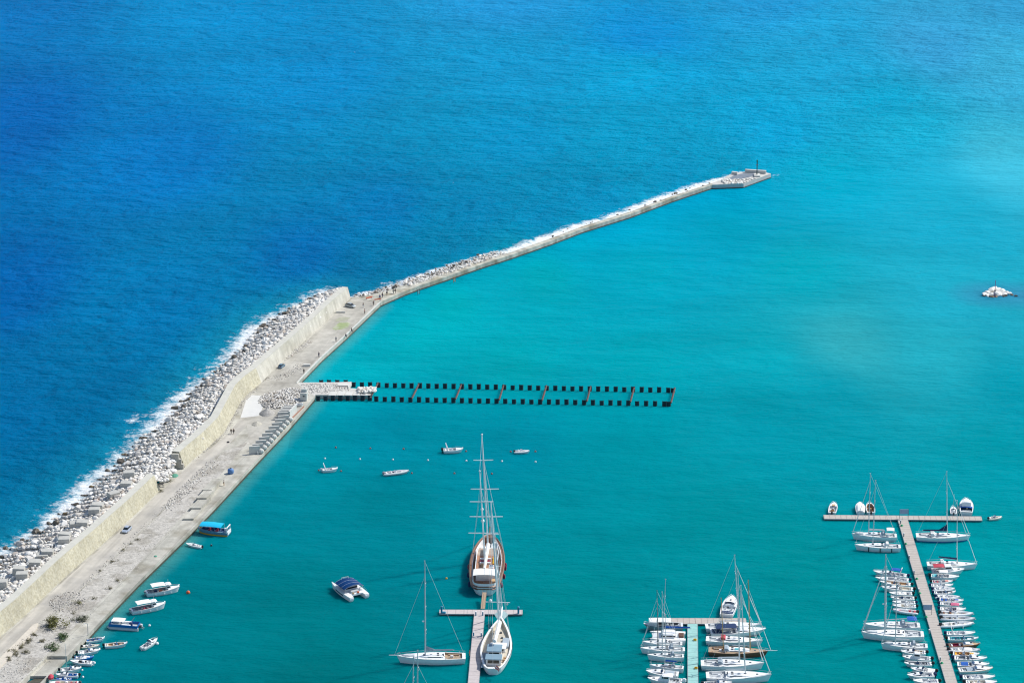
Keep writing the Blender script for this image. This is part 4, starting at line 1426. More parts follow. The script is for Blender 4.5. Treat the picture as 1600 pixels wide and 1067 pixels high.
for x in np.arange(497, 580, 11.6):
    pile(float(x), 626.2, 'dark steel sheet pile along the near edge of the stone-filled jetty', 'sheet piles along the near edge of the filled jetty')
for (a, b_) in zip([590.5, 654.4, 720.7, 786.7, 853.5, 922.5, 990.5, 1054], [579, 644, 712, 780, 847, 917, 985, 1048.5]):
    ya, yb_ = lerp(604.8, 613.2, (a - 552) / 480), lerp(627.4, 634.6, (b_ - 588) / 440)
    A, B_ = at(a, ya), at(b_, yb_)
    A.z = B_.z = 1.45
    d = (B_ - A).normalized()
    o = empty('cross_beam', (A + B_) / 2, 0, 'rusty steel beam tying the two rows of sheet piles together', 'beam', 'rusty beams across the jetty')
    c = o.location.copy()
    MB().tube([A - c - d * .5, (B_ - c) * .1 + Vector((0, 0, -.05)), B_ - c + d * .6], .30, 4).build('girder', RUST, o)
# jetty fill
jp = [at(x, y, 1.35) for x, y in JETTY_PX]
tag(MB().poly(jp, -3, 1.35).build('jetty', mat('white_stone_fill', (0.54, 0.525, 0.49), 1, .15, 1.0, .1, 2, world=True)), 'short stone-filled jetty behind the sheet piles', kind='structure')
sb = [at(x, y, 1.7) for x, y in [(529, 598.2), (549.5, 598.6), (544.5, 606), (543.3, 602.6), (527, 602.2)]]
tag(MB().poly(sb, 1.0, 1.75).build('slab', CONCW), 'pale concrete slab on the far corner of the stone-filled jetty', 'slab')
# paved near half of the jetty: concrete bays
for i in range(5):
    x0 = 513 + i * 12.6
    q_ = [at(x, y, 1.5) for x, y in [(x0 + 3.4, 611), (x0 + 14.6, 611.2), (x0 + 11.4, 617.6), (x0, 617.4)]]
    o = MB().poly(q_, 1.2, 1.52).build('paving_slab', CONCW)
    tag(o, 'pale concrete slab laid along the near edge of the stone-filled jetty', 'slab', 'paving slabs on the filled jetty')
jr = []
for _ in range(420):
    x, y = random.uniform(470, 545), random.uniform(599, 614)
    if y > 611 and x > 512: continue
    jr.append((at(x, y, 1.45), *rock_xform(random.uniform(.12, .3)), random.choice('wlg')))
for _ in range(150):
    x, y = random.uniform(558, 587), random.uniform(605, 613)
    jr.append((at(x, y, 1.6 + random.uniform(0, .5)), *rock_xform(random.uniform(.35, .7)), random.choice('wwwl')))
rock_field('jetty_stones', jr, 'white stones heaped along the filled jetty')

# ------------------------------------------------------------------ concrete things on the quay
CBLK = mat('precast_concrete', (0.58, 0.575, 0.54), .9, .12, .8, .02, 2, world=True)
for (x, y, z, rz) in [(154.5, 797, 4.2, 0), (150, 804.5, 4.2, .03), (131, 824, 4.1, -.02), (103.5, 843, 4.1, -.1), (103, 850.5, 4.3, .05), (77, 870, 4.2, .02), (57, 886.5, 4.1, .03), (32, 897, 4.0, 0), (37, 905.5, 4.3, .05), (5, 918, 4.0, .02), (204, 746.5, 3.8, .1), (200, 763, 4.0, -.05), (180, 779, 3.8, .6), (156, 798.5, 3.6, 0), (69, 876, 3.5, .1), (120, 826, 3.6, .2)]:
    p = at(x, y, z)
    o = MB().bbox((0, 0, 0), (3.2, 2.6, 2.6), .08).build('concrete_block', mat('weathered_block', (0.47, 0.465, 0.43), .9, .18, .5, .03, 2))
    o.location = (p.x - .6, p.y + 1.3, z + .25)
    o.rotation_euler = (random.uniform(-.05, .05), random.uniform(-.05, .05), rz)
    tag(o, 'large grey concrete cube set among the boulders behind the sea wall', 'concrete block', 'concrete cubes behind the sea wall')
# row of wall units waiting on the quay
for k in range(10):
    x, y = 389.5 + 5.05 * k, 709.5 - 5.55 * k
    p, q_ = at(x, y, DZ), at(x + 16.5, y - 1.2, DZ)
    d = q_ - p
    o = empty('wave_wall_unit', p, math.atan2(d.y, d.x), 'upright precast concrete unit with a rounded toe, one of the row on the quay edge', 'concrete unit', 'precast concrete units in a row')
    L = d.length
    hh = 2.1 if k else 2.5
    b = MB().poly([(0, -.25), (L, -.25), (L, .25), (0, .25)], 0.02, hh)
    b.build('slab', CBLK, o)
    MB().ball((L + .35, -.15, .75), (.95, .8, .8), 8, 6).build('toe', CBLK, o)
    MB().bbox((L * .80, -.50, .45), (.7, .45, .85), .12).build('rib', CBLK, o)
o = empty('ribbed_wall_unit', at(458, 648, DZ), 0, 'white concrete wall piece with a comb of grey ribs behind it', 'concrete unit')
A, B_ = loc_of(o, at(453.2, 655.6, DZ)), loc_of(o, at(463.8, 644.5, DZ))
dd = (B_ - A).normalized(); nn = Vector((-dd.y, dd.x, 0))
MB().poly([A, B_, B_ + nn * .5, A + nn * .5], .02, 2.7).build('face_wall', CONCW, o)
for k in range(5):
    s_ = A.lerp(B_, .02 + .22 * k) + nn * .52
    MB().poly([s_ + Vector((-3.3, 0, 0)), s_ + Vector((-.05, 0, 0)), s_ + Vector((-.05, .55, 0)), s_ + Vector((-3.3, .55, 0))], .02, 2.4).build('rib', CBLK, o)
o = empty('block_tower', at(474.2, 626.5, DZ), R(-8), 'stepped grey concrete block tower with a small dark opening', 'block tower')
MB().bbox((0, 1.0, 1.3), (2.1, 2.0, 2.6), .04).build('lower_block', CBLK, o)
MB().bbox((0, 1.5, 3.1), (1.75, 1.0, 1.0), .04).build('upper_block', CBLK, o)
MB().box((.1, -.02, 1.6), (.55, .04, .35)).build('opening', BLACK, o)
# stepped platform blocks
STEP = [((286, 812.5), (302.5, 812.5), 8.3, .55), ((296.6, 798), (313.8, 798), 8.3, .95), ((306.8, 784.5), (323, 784.5), 6.9, 1.35), ((315.5, 772.5), (331, 772.5), 9.2, 1.5)]
for i, (a, b_, ln, hz) in enumerate(STEP):
    A, B_ = at(*a, DZ), at(*b_, DZ)
    dirn = (at(399.5, 721, DZ) - at(288, 839, DZ)).normalized()
    q_ = [A, B_, B_ + dirn * ln, A + dirn * ln]
    lab = ['low concrete platform block, lowest of the stair of four by the water', 'concrete platform block, second step of the stair by the water', 'concrete platform block, third step of the stair by the water', 'long top block of the stair of platforms by the water'][i]
    o = MB().poly(q_, DZ + .004, DZ + hz).build('platform_block', CONC)
    tag(o, lab, 'concrete block')
for (px, py, sx, sy, sz, rz, lab) in [(479.5, 572, 2.3, 1.1, .7, .05, 'low grey concrete block lying on the quay beside the white kerb'), (532, 488.6, 3.3, .5, .5, .02, 'long concrete beam lying on the yard near the parked car')]:
    o = MB().bbox((0, 0, sz / 2), (sx, sy, sz), .04).build('concrete_beam', CBLK)
    o.location = at(px, py, DZ + .01); o.rotation_euler = (0, 0, rz)
    tag(o, lab, 'concrete beam')
o = MB().box((0, 0, .13), (6.0, .22, .26)).build('wooden_beam', mat('red_brown_timber', (0.34, 0.16, 0.11), .9, .2, 2))
pA, pB = at(456.5, 653.5, DZ), at(475, 635.5, DZ)
o.location = (pA + pB) / 2 + Vector((0, 0, .01)); o.rotation_euler = (0, 0, math.atan2((pB - pA).y, (pB - pA).x)); o.scale.x = (pB - pA).length / 6
tag(o, 'red brown timber laid along the quay edge by the ribbed wall piece', 'timber')
# little white dinghy on the quay
o = empty('dinghy', at(468.6, 634.4, DZ + .02), R(10), 'small white dinghy parked ashore between the ribbed wall piece and the block tower', 'dinghy')
hd_ = Hull(2.3, 1.2, .42, tr=.85)
add_hull(o, hd_, WHITE); add_deck(o, hd_, WHITE, ck=(.1, .8), mc=LGREY, ckdepth=.25, w=.12)
for c_ in o.children: c_.location.z += .35
MB().bbox((-.2, 0, .62), (.35, .9, .3), .05).build('thwart', DGREY, o)
# blue tank
TANK = mat('blue_tank_plastic', (0.10, 0.22, 0.46), .5, .12, 2)
o = empty('water_tank', at(360.6, 739.5, DZ), 0, 'round blue plastic tank standing on the quay', 'tank')
MB().tube([(0, 0, 0), (0, 0, .15), (0, 0, .8), (0, 0, 1.35), (0, 0, 1.6)], [.75, .88, .95, .86, .45], 16).build('tank_body', TANK, o, smooth=True)
MB().tube([(0, 0, 1.58), (0, 0, 1.78)], .25, 10).build('lid', DGREY, o)
o = MB().tube([(math.cos(2 * PI * j / 14) * .3, math.sin(2 * PI * j / 14) * .3, .14) for j in range(15)], .14, 6).build('tyre', BLACK)
o.location = at(356.5, 691, DZ + .02)
tag(o, 'black tyre lying on the pale yard', 'tyre')
o = MB().loft([[(math.cos(2 * PI * j / 12) * r_, math.sin(2 * PI * j / 12) * r_ * 1.4, z_ + .05 * mnoise.noise(Vector((j, z_ * 9, 1)))) for j in range(12)] for r_, z_ in ((1.1, 0), (.8, .25), (.3, .4), (.02, .42))], True).build('fishing_net', mat('green_net', (0.10, 0.30, 0.22), .9, .3, 4))
o.location = at(273, 743, DZ + .01)
tag(o, 'crumpled green fishing net on the road by the wall gap', 'net')
o = MB().loft([[(math.cos(2 * PI * j / 12) * r_, math.sin(2 * PI * j / 12) * r_, z_) for j in range(12)] for r_, z_ in ((.5, 0), (.4, .2), (.05, .25))], True).build('fishing_net', MATS['green_net'])
o.location = at(243, 869, DZ + .01)
tag(o, 'little green net bundle on the quay above the moored fishing boats', 'net')

# lamp post on the quay edge
o = empty('lamp_post', at(137.6, 992, DZ), R(35), 'thin grey lamp post on the quay edge by the small boats', 'lamp post')
MB().tube([(0, 0, 0), (0, 0, 3.3)], [.09, .06], 6).build('pole', GREY, o)
MB().tube([(0, 0, 3.3), (-.25, 0, 3.55), (-.8, 0, 3.6)], .05, 5).build('arm', GREY, o)
MB().bbox((-.9, 0, 3.56), (.5, .2, .12), .05).build('lamp_head', LGREY, o)

# beacon on the mole head and on the islet
o = empty('beacon', at(1182.6, 275.2, 1.75), 0, 'dark light beacon mast on the concrete mole head', 'beacon')
MB().bbox((0, 0, .3), (2.4, 3.6, .6), .06).build('plinth', CBLK, o)
MB().tube([(0, 0, .6), (0, 0, 5.6)], [.22, .16], 8).build('mast', mat('dark_green_steel', (0.02, 0.06, 0.06), .5, .2, 2), o)
MB().tube([(0, 0, 4.5), (0, 0, 4.56)], .5, 10).build('platform', DGREY, o)
MB().tube([(0, 0, 5.6), (0, 0, 6.3), (0, 0, 6.6)], [.28, .28, .05], 8).build('lantern', mat('green_lantern', (0.02, 0.18, 0.12), .3, 0), o)
hw = [((1164, 269.8), (1196.5, 271.9), 1.2), ((1143, 272.4), (1151.5, 273.6), 1.0)]
for i, (a, b_, hz) in enumerate(hw):
    A, B_ = at(*a, 1.75), at(*b_, 1.75)
    d = (B_ - A).normalized(); nrm = Vector((-d.y, d.x, 0))
    o = MB().poly([A, B_, B_ + nrm * .9, A + nrm * .9], 1.6, 1.75 + hz).build('parapet', CBLK)
    tag(o, ['long low parapet along the far edge of the mole head', 'short low parapet stub where the mole widens into its head'][i], 'parapet')
isl = [(1540, 461.5, 1.5), (1544, 459.5, 1.6), (1548, 461.6, 1.5), (1551, 457, 1.8), (1555, 460.8, 1.9), (1558, 456.6, 1.7), (1562, 460.6, 1.8), (1565, 457.5, 1.5), (1568, 461, 1.5), (1572, 459.5, 1.3), (1577.5, 459.8, .9), (1554, 454.6, 1.5), (1547, 457.2, 1.3), (1560, 462.3, 1.1), (1543, 462.6, 1.0)]
for x, y, s in isl:
    o = bpy.data.objects.new('boulder', random.choice(PROTO['w']))
    COL.objects.link(o)
    p = at(x, y)
    top_ = y < 458.5
    o.location = (p.x, p.y, .75 if top_ else .25)
    sc_, ro = rock_xform(s)
    o.scale, o.rotation_euler = (sc_[0], sc_[1], sc_[2] * .95), ro
    tag(o, 'white boulder heaped on the tiny islet round the red marker pole', 'boulder', 'white boulders of the marker islet')
for x, y, s in [(1538, 462.5, 1.0), (1550, 463.6, 1.1), (1556, 463.8, .9), (1570, 462.8, 1.0), (1581, 461.2, .8), (1588, 463, .9)]:
    o = bpy.data.objects.new('boulder', random.choice(PROTO['d']))
    COL.objects.link(o)
    p = at(x, y)
    o.location = (p.x, p.y, -.05)
    o.scale, o.rotation_euler = rock_xform(s)
    tag(o, 'dark wet boulder awash round the tiny marker islet', 'boulder', 'dark boulders awash at the marker islet')
o = empty('marker_pole', at(1554.5, 458.6, 1.6), 0, 'thin purplish red marker pole rising from the tiny boulder islet', 'marker pole')
MB().tube([(0, 0, -1.4), (0, 0, 4.8)], [.13, .08], 7).build('pole', mat('purplish_red_paint', (0.30, 0.06, 0.20), .5, .15, 3), o)
MB().bbox((0, 0, 1.0), (.5, .5, .5), .1).build('lamp_box', DGREY, o)

# ------------------------------------------------------------------ cars
def car(px, py, toward, paint, label, s=1.0):
    p, q_ = at(px, py, DZ + .02), at(*toward, DZ + .02)
    d = q_ - p
    o = empty('car', p, math.atan2(d.y, d.x), label, 'car')
    prof = [(-2.1, .34, .72, .70), (-2.0, .24, .92, .80), (-1.2, .20, .95, .86), (-.2, .18, .94, .87), (.8, .18, .92, .87), (1.35, .20, .84, .85), (1.9, .24, .74, .78), (2.1, .34, .60, .62)]
    rows = [[(x, -w_, z0), (x, -w_ * 1.02, z0 + (z1 - z0) * .6), (x, -w_ * .93, z1), (x, w_ * .93, z1), (x, w_ * 1.02, z0 + (z1 - z0) * .6), (x, w_, z0)] for x, z0, z1, w_ in prof]
    body = MB().loft(rows, True, True).build('body', paint, o, smooth=False)
    g = [(-1.85, .90, .74), (-1.25, 1.36, .64), (-.1, 1.42, .64), (.45, 1.36, .62), (1.15, .90, .74)]
    MB().loft([[(x, -.78, .88), (x, -w_, z), (x, w_, z), (x, .78, .88)] for x, z, w_ in g], False, True).build('windows', GLASS, o)
    MB().loft([[(x, -w_, z + .02), (x, w_, z + .02)] for x, z, w_ in ((-1.2, 1.36, .60), (-.1, 1.43, .61), (.42, 1.37, .58))][::-1]).build('roof', paint, o)
    for x in (-1.3, 1.3):
        for y in (-.8, .8):
            wh = MB().tube([(x, y - .1, .31), (x, y + .1, .31)], .31, 12).build('wheel', BLACK, o)
            MB().tube([(x, y + (.1 if y > 0 else -.13), .31), (x, y + (.13 if y > 0 else -.1), .31)], .19, 10).build('rim', ALU, wh)
    for y in (-.55, .55):
        MB().bbox((2.02, y, .58), (.14, .32, .14), .03).build('headlight', WHITE, o)
        MB().bbox((-2.06, y, .74), (.1, .3, .14), .03).build('tail_light', RED, o)
    o.scale = (s, s, s)
    return o
SILV = mat('silver_blue_paint', (0.42, 0.49, 0.60), .35, .04, 2, metal=.2)
GRYP = mat('grey_car_paint', (0.36, 0.40, 0.42), .35, .04, 2, metal=.2)
DBLP = mat('slate_blue_paint', (0.14, 0.24, 0.33), .35, .04, 2, metal=.2)
car(198, 829.5, (190, 837), SILV, 'silver blue saloon car on the road below the near sea wall', .95)
car(547.5, 479.5, (562, 483), GRYP, 'grey car parked below the end of the far wall', .92)
car(440, 573.5, (450, 566), DBLP, 'slate blue car parked under the pale wall halfway along the yard', .8)

# ------------------------------------------------------------------ plants
LEAF = [mat('olive_leaf', (0.15, 0.15, 0.045), .7, .35, 2.5, world=True), mat('green_leaf', (0.055, 0.105, 0.03), .7, .35, 2.5, world=True), mat('dry_leaf', (0.16, 0.15, 0.085), .8, .35, 2.5, world=True)]
def bush(px, py, rad, h, m, label, n=420, group=None, name='shrub'):
    o = empty(name, at(px, py, DZ), random.uniform(0, 6), label, 'shrub', group)
    b = MB()
    lobes = [(Vector((random.gauss(0, .5) * rad, random.gauss(0, .5) * rad, h * random.uniform(.08, .62))), random.uniform(.3, .55) * rad) for _ in range(9)]
    for _ in range(n):
        c, lr = random.choice(lobes)
        dv = Vector((random.gauss(0, 1), random.gauss(0, 1), random.gauss(0, 1))).normalized()
        p = c + dv * lr * random.choice((random.uniform(.4, 1.0), random.uniform(.8, 1.4)))
        p.z = max(.08, p.z)
        u = Vector((random.gauss(0, 1), random.gauss(0, 1), random.gauss(0, .6))).normalized()
        v = u.cross(dv + Vector((.1, .2, .3))).normalized()
        s = random.uniform(.10, .24) * (rad / 2.2) ** .5
        b.add([p - u * s, p + v * s * .6, p + u * s * 1.2, p - v * s * .6], [(0, 1, 2, 3)])
    b.build('crown', m, o)
    st = MB()
    st.tube([(0, 0, -.1), (.05, .03, h * .3), (.15, -.1, h * .55)], [.09 * rad / 2, .07 * rad / 2, .03 * rad / 2], 5)
    st.build('stem', BROWN, o)
bush(77.5, 978, 2.5, 3.3, LEAF[0], 'big olive green bush at the end of the pale kerb', 1300)
bush(98.5, 997, 1.55, 1.8, LEAF[1], 'round green bush on the gravel by the apron', 650)
bush(81, 1013, 1.5, 1.6, LEAF[1], 'round green bush on the gravel nearest the landing step', 600)
bush(129, 969, 1.5, 1.6, mat('greyish_leaf', (0.10, 0.115, 0.07), .75, .35, 2.5, world=True), 'grey green bush on the edge of the apron beyond the others', 600)
bush(123.5, 943, 1.1, 1.0, LEAF[0], 'small olive bush on the grey gravel heap', 300)
for x, y, rr in [(177.5, 877, 1.0), (192, 859.5, .7), (214, 843.5, .7), (184, 908, .8), (173, 919.5, 1.0), (147, 936, .7), (115, 958, .6), (156, 892, .5), (205, 850, .5), (251, 768, .6), (266, 752, .6)]:
    bush(x, y, rr, .7, LEAF[2], 'low dry weed clump growing in the gravel beside the road', 120, 'dry weed clumps along the road', 'weed_clump')
for x, y, rr in [(20, 1018, 1.3), (33, 1010, 1.6), (45, 1001, 1.5), (40, 1020, 1.0), (26, 1024, 1.0), (53, 992, .9), (66, 1002, .9), (14, 1030, .9)]:
    bush(x, y, rr, .9, LEAF[2], 'straggly scrub beside the pale kerb in the near gravel', 220, 'straggly scrub by the kerb', 'weed_clump')

# ------------------------------------------------------------------ people
SKIN = mat('skin', (0.42, 0.24, 0.16), .6, .05, 3)
HAIR = mat('dark_hair', (0.03, 0.02, 0.015), .7, .1, 3)
PMESH = {}
def skinned(name, verts, edges, rad, sub=1):
    me = bpy.data.meshes.new(name)
    me.from_pydata(verts, edges, [])
    o = bpy.data.objects.new(name, me)
    COL.objects.link(o)
    sk = o.modifiers.new('skin', 'SKIN')
    sk.use_smooth_shade = True
    for v, r_ in zip(me.skin_vertices[0].data, rad):
        v.radius = (r_, r_)
    me.skin_vertices[0].data[0].use_root = True
    if sub:
        sb_ = o.modifiers.new('sub', 'SUBSURF'); sb_.levels = sb_.render_levels = sub
    dg = bpy.context.evaluated_depsgraph_get()
    out = bpy.data.meshes.new_from_object(o.evaluated_get(dg))
    bpy.data.objects.remove(o)
    out.name = name
    return out
def person_meshes(pose):
    if pose in PMESH: return PMESH[pose]
    if pose == 'sit':
        hip, sh, hd_ = (0, 0, .12), (.05, 0, .62), (.10, 0, .86)
        legs = [[(.05, s * .1, .1), (.45, s * .12, .14), (.48, s * .12, -.32), (.60, s * .12, -.36)] for s in (-1, 1)]
        arms = [[(.05, s * .19, .58), (.20, s * .24, .34), (.42, s * .12, .32), (.52, s * .08, .33)] for s in (-1, 1)]
    else:
        st = .22 if pose == 'walk' else .05
        hip, sh, hd_ = (0, 0, .93), (.03, 0, 1.42), (.06, 0, 1.66)
        legs = [[(0, s * .09, .90), (s * st * .6 + .04, s * .1, .48), (s * st, s * .1, .08), (s * st + .16, s * .11, .04)] for s in (-1, 1)]
        if pose == 'fish':
            arms = [[(.03, s * .20, 1.38), (.16, s * .25, 1.12), (.40, s * .10, 1.12), (.50, s * .06, 1.14)] for s in (-1, 1)]
        else:
            arms = [[(.03, s * .20, 1.38), (-s * st * .5, s * .26, 1.12), (-s * st * .8 + .05, s * .27, .86), (-s * st * .8 + .07, s * .27, .76)] for s in (-1, 1)]
    mid = tuple((a + b) / 2 for a, b in zip(hip, sh))
    neck = tuple(lerp(a, b, .55) for a, b in zip(sh, hd_))
    V = [hip, mid, sh, neck, hd_, (hd_[0], 0, hd_[2] + .1)]
    E = [(0, 1), (1, 2), (2, 3), (3, 4), (4, 5)]
    Rr = [.14, .13, .15, .06, .10, .085]
    def chain(pts, par, rs):
        for i, (p, r_) in enumerate(zip(pts, rs)):
            V.append(p); Rr.append(r_)
            E.append((par if i == 0 else len(V) - 2, len(V) - 1))
    for l_ in legs: chain(l_, 0, [.085, .062, .045, .04])
    for a_ in arms: chain(a_, 2, [.06, .045, .036, .035])
    body = skinned('body', V, E, Rr)
    V2 = [hip, mid, sh]; E2 = [(0, 1), (1, 2)]; R2 = [.165, .155, .17]
    for a_ in arms:
        V2 += [a_[0], a_[1]]; E2 += [(2, len(V2) - 2), (len(V2) - 2, len(V2) - 1)]; R2 += [.08, .065]
    shirt = skinned('shirt', V2, E2, R2)
    V3 = [hip]; E3 = []; R3 = [.165]
    for l_ in legs:
        V3 += l_[:3]; n_ = len(V3); E3 += [(0, n_ - 3), (n_ - 3, n_ - 2), (n_ - 2, n_ - 1)]; R3 += [.105, .08, .065]
    tr = skinned('trousers', V3, E3, R3)
    PMESH[pose] = (body, shirt, tr, hd_)
    return PMESH[pose]
def person(px, py, toward, pose, cs, ct, label, group=None, rod=False, z=DZ):
    b, s, t, hd_ = person_meshes(pose)
    p, q_ = at(px, py, z + .02), at(*toward, z)
    o = empty('person', p, math.atan2((q_ - p).y, (q_ - p).x), label, 'person', group)
    for me, m in ((b, SKIN), (s, cs), (t, ct)):
        c = me.copy(); c.materials.clear(); c.materials.append(m)
        k = bpy.data.objects.new(me.name.split('.')[0], c); COL.objects.link(k); k.parent = o
    MB().ball((hd_[0] - .02, 0, hd_[2] + .07), (.125, .115, .12), 8, 6).build('hair', HAIR, o)
    return o
def rod(px, py, toward, label, z=DZ + .9):
    p, q_ = at(px, py, z), at(*toward, z)
    d = (q_ - p).normalized()
    o = MB().tube([(0, 0, 0), d * 1.6 + Vector((0, 0, 1.0)), d * 3.2 + Vector((0, 0, 1.5))], [.03, .02, .012], 4).build('fishing_rod', BLACK)
    o.location = p + d * .45
    tag(o, label, 'fishing rod')
CL = {'black': BLACK, 'navy': NAVY, 'grey': GREY, 'white': WCANVAS, 'red': RED, 'blue': BLUE, 'tan': TAN, 'dark': DGREY}
person(361.3, 677.5, (340, 700), 'walk', CL['black'], CL['dark'], 'person in black walking on the yard, nearer the curving wall of a pair')
person(365.3, 678, (345, 700), 'walk', CL['dark'], CL['black'], 'person in dark clothes walking on the yard, nearer the concrete units of a pair')
person(349.8, 758.5, (380, 760), 'stand', CL['dark'], CL['tan'], 'person in dark top standing on the platform blocks by the water')
person(498.2, 557.8, (520, 575), 'fish', CL['navy'], CL['navy'], 'person in navy standing at the white kerb, farthest from the grey car')
rod(498.2, 557.8, (520, 575), 'black fishing rod held by the person in navy at the kerb')
person(525, 533.6, (545, 550), 'fish', CL['grey'], CL['dark'], 'person in grey fishing from the white kerb of the outer quay')
rod(525, 533.6, (545, 550), 'black fishing rod held by the person in grey at the kerb')
person(540.3, 525, (560, 540), 'sit', CL['navy'], CL['black'], 'person in navy sitting on the white kerb with legs over the water', z=DZ + .22)
person(549.3, 516.6, (570, 530), 'sit', CL['black'], CL['navy'], 'person in black sitting on the white kerb with legs over the water', z=DZ + .22)
person(474.8, 583.8, (495, 600), 'stand', CL['dark'], CL['black'], 'person in dark clothes standing at the kerb near the filled jetty')
person(567.7, 481, (560, 490), 'stand', CL['grey'], CL['white'], 'person in grey top and pale trousers on the yard by the grey car')
person(583.5, 477.6, (570, 480), 'stand', CL['black'], CL['dark'], 'person in black standing at the corner where the mole begins')
person(570, 490.4, (560, 490), 'stand', CL['red'], CL['dark'], 'person in red top beside the white kerb near the mole corner')
for x, y, a, cs, ct, ps, lb in [(593.6, 467.6, (610, 460), 'blue', 'dark', 'walk', 'person in blue top walking onto the start of the mole'), (597.6, 464.8, (610, 460), 'dark', 'navy', 'walk', 'person in dark top on the mole just ahead of the one in blue'), (604.6, 461.8, (615, 458), 'navy', 'black', 'walk', 'person in navy on the mole beside the first small rocks'), (614.6, 459, (625, 455), 'grey', 'black', 'walk', 'person in grey on the mole, nearer of the last pair'), (617.6, 458.2, (630, 453), 'black', 'black', 'walk', 'person all in black on the mole, farther of the last pair')]:
    person(x, y, a, ps, CL[cs], CL[ct], lb, z=1.7)
person(733.8, 1024, (760, 1024), 'stand', CL['red'], CL['tan'], 'person in red brown top on the pale pontoon between sloop and ketch', z=PZ)
# orange barrier at the mole corner
o = empty('barrier', at(590, 470.8, DZ), R(20), 'low red and white barrier across the start of the mole', 'barrier')
MB().box((0, 0, .75), (2.6, .1, .35)).build('board', ORANGE, o)
for s in (-1, 1):
    MB().box((s * 1.1, 0, .35), (.1, .6, .7)).build('barrier_leg', WHITE, o)
o = empty('barrier', at(577, 466.8, DZ), R(40), 'orange barrier lying by the rocks near the mole corner', 'barrier')
MB().box((0, 0, .5), (2.8, .12, .4)).build('board', ORANGE, o)
for s in (-1, 1):
    MB().box((s * 1.1, 0, .22), (.1, .6, .44)).build('barrier_leg', WHITE, o)
# ladders and tyre fenders down the face of the mole
for x, y, m, lb in [(653.6, 452.8, DGREY, 'dark iron ladder down the face of the mole'), (709.5, 434, mat('rust_orange', (0.45, 0.20, 0.06), .8, .2, 3), 'rusty orange ladder down the face of the mole')]:
    p = at(x, y, 1.7)
    o = empty('ladder', p, math.atan2((ARM_IN[4] - ARM_IN[1]).y, (ARM_IN[4] - ARM_IN[1]).x), lb, 'ladder')
    for s in (-.45, .45):
        MB().tube([(s, .5, .25), (s, -.12, .3), (s, -.14, -1.7)], .09, 5).build('ladder_side', m, o)
    for k in range(4):
        MB().tube([(-.45, -.14, .1 - .4 * k), (.45, -.14, .1 - .4 * k)], .06, 4).build('rung', m, o)

# ------------------------------------------------------------------ buoys
def buoy(px, py, m, r, label, group=None):
    o = empty('buoy', at(px, py), 0, label, 'buoy', group)
    MB().ball((0, 0, r * .45), r, 10, 8).build('float', m, o, smooth=True)
    MB().tube([(0, 0, r * 1.35), (0, 0, r * 1.75)], r * .22, 6).build('eye', GREY, o)
RB = mat('faded_red_buoy', (0.30, 0.09, 0.07), .5, .1, 3)
for x, y in [(524.8, 699.5), (578.7, 701), (630.5, 701.8), (728.3, 705.5), (836.5, 705.8), (798, 706), (710, 740), (768.6, 740.5)]:
    buoy(x, y, RB, .30, 'faded red buoy floating alone or off a bow in the open basin', 'faded red mooring buoys')
for x, y in [(533, 736.3), (498, 735.3), (643.5, 739.6)]:
    buoy(x, y, RB, .28, 'faded red buoy close to one of the two nearer anchored small boats', 'faded red buoys at the small boats')
for x, y in [(507.8, 716.8), (562.4, 717.7), (614, 718.5), (668.6, 719.4), (728.7, 720.4), (784.3, 721), (836.8, 722)]:
    buoy(x, y, WHITE, .30, 'white buoy in the straight line across the basin', 'white buoys in a line')
buoy(697.5, 904, YELLOW, .32, 'small yellow buoy off the port side of the gulet')
buoy(294, 926.5, ORANGE, .55, 'orange buoy off the bow of the upper white fishing boat')
buoy(233.5, 977.5, WHITE, .34, 'white buoy behind the outboards of the blue pontoon boat')
buoy(245.5, 1006, WHITE, .45, 'white buoy beside the bow of the white speedboat')
buoy(330.3, 852.5, BLACK, .32, 'black buoy between the tender and the canopied excursion boat')
buoy(147.5, 1036, WHITE, .36, 'white buoy at the stern of the grey trimmed quay boat')
buoy(129.5, 1058, WHITE, .32, 'white buoy below the small cuddy boat at the quay')
buoy(128.5, 1047, WHITE, .26, 'small white buoy at the bow of the small cuddy boat at the quay')
# ------------------------------------------------------------------ the big three: gulet, ketch, sloop
def local_top(r, base, px):
    return loc_of(r, up_to(Matrix.LocRotScale(r.location, r.rotation_euler, None) @ Vector(base), *px))

r, L = root_between('gulet', (757.3, 931), (765, 852), 'large wooden-railed two-masted gulet moored stern to the short cross pontoon', 'gulet')
h = Hull(L, 9.2, 2.3, tr=.74, tm=.45, p=2.3, q=.72, sheer=.55, rake=.06, flare=.80, stern_sheer=.18, rnd=.11)
add_hull(r, h, WHITE)
side = add_deck(r, h, VARN, ck=(.03, .93), mc=mat('red_brown_deck', (0.30, 0.165, 0.10), .6, .15, 2), ckdepth=.75, w=.42, name='cap_rail', wk=.06)
for s in (1, -1):
    MB().loft([[(h.x(t), s * (h.b(t) * .97 - .44), h.z(t) + .04), (h.x(t), s * (h.b(t) * .97 - .56), h.z(t) + .04), (h.x(t), s * (h.b(t) * .97 - .60), 1.58), (h.x(t), s * (h.b(t) * .97 - .46), 1.58)] for t in TS if .03 <= t <= .92], True, True).build('inner_bulwark', WHITE, r)
MB().loft([[(h.x(t) - .05, y, z_) for z_ in (h.z(0) + .05, h.z(0) + .85)] for t, y in [(.10, h.b(.10) * .93), (.05, h.b(.05) * .93), (.02, h.b(.02) * .93), (.005, h.b(0) * .8), (.002, 0), (.005, -h.b(0) * .8), (.02, -h.b(.02) * .93), (.05, -h.b(.05) * .93), (.10, -h.b(.10) * .93)]]).build('stern_rail', WHITE, r)
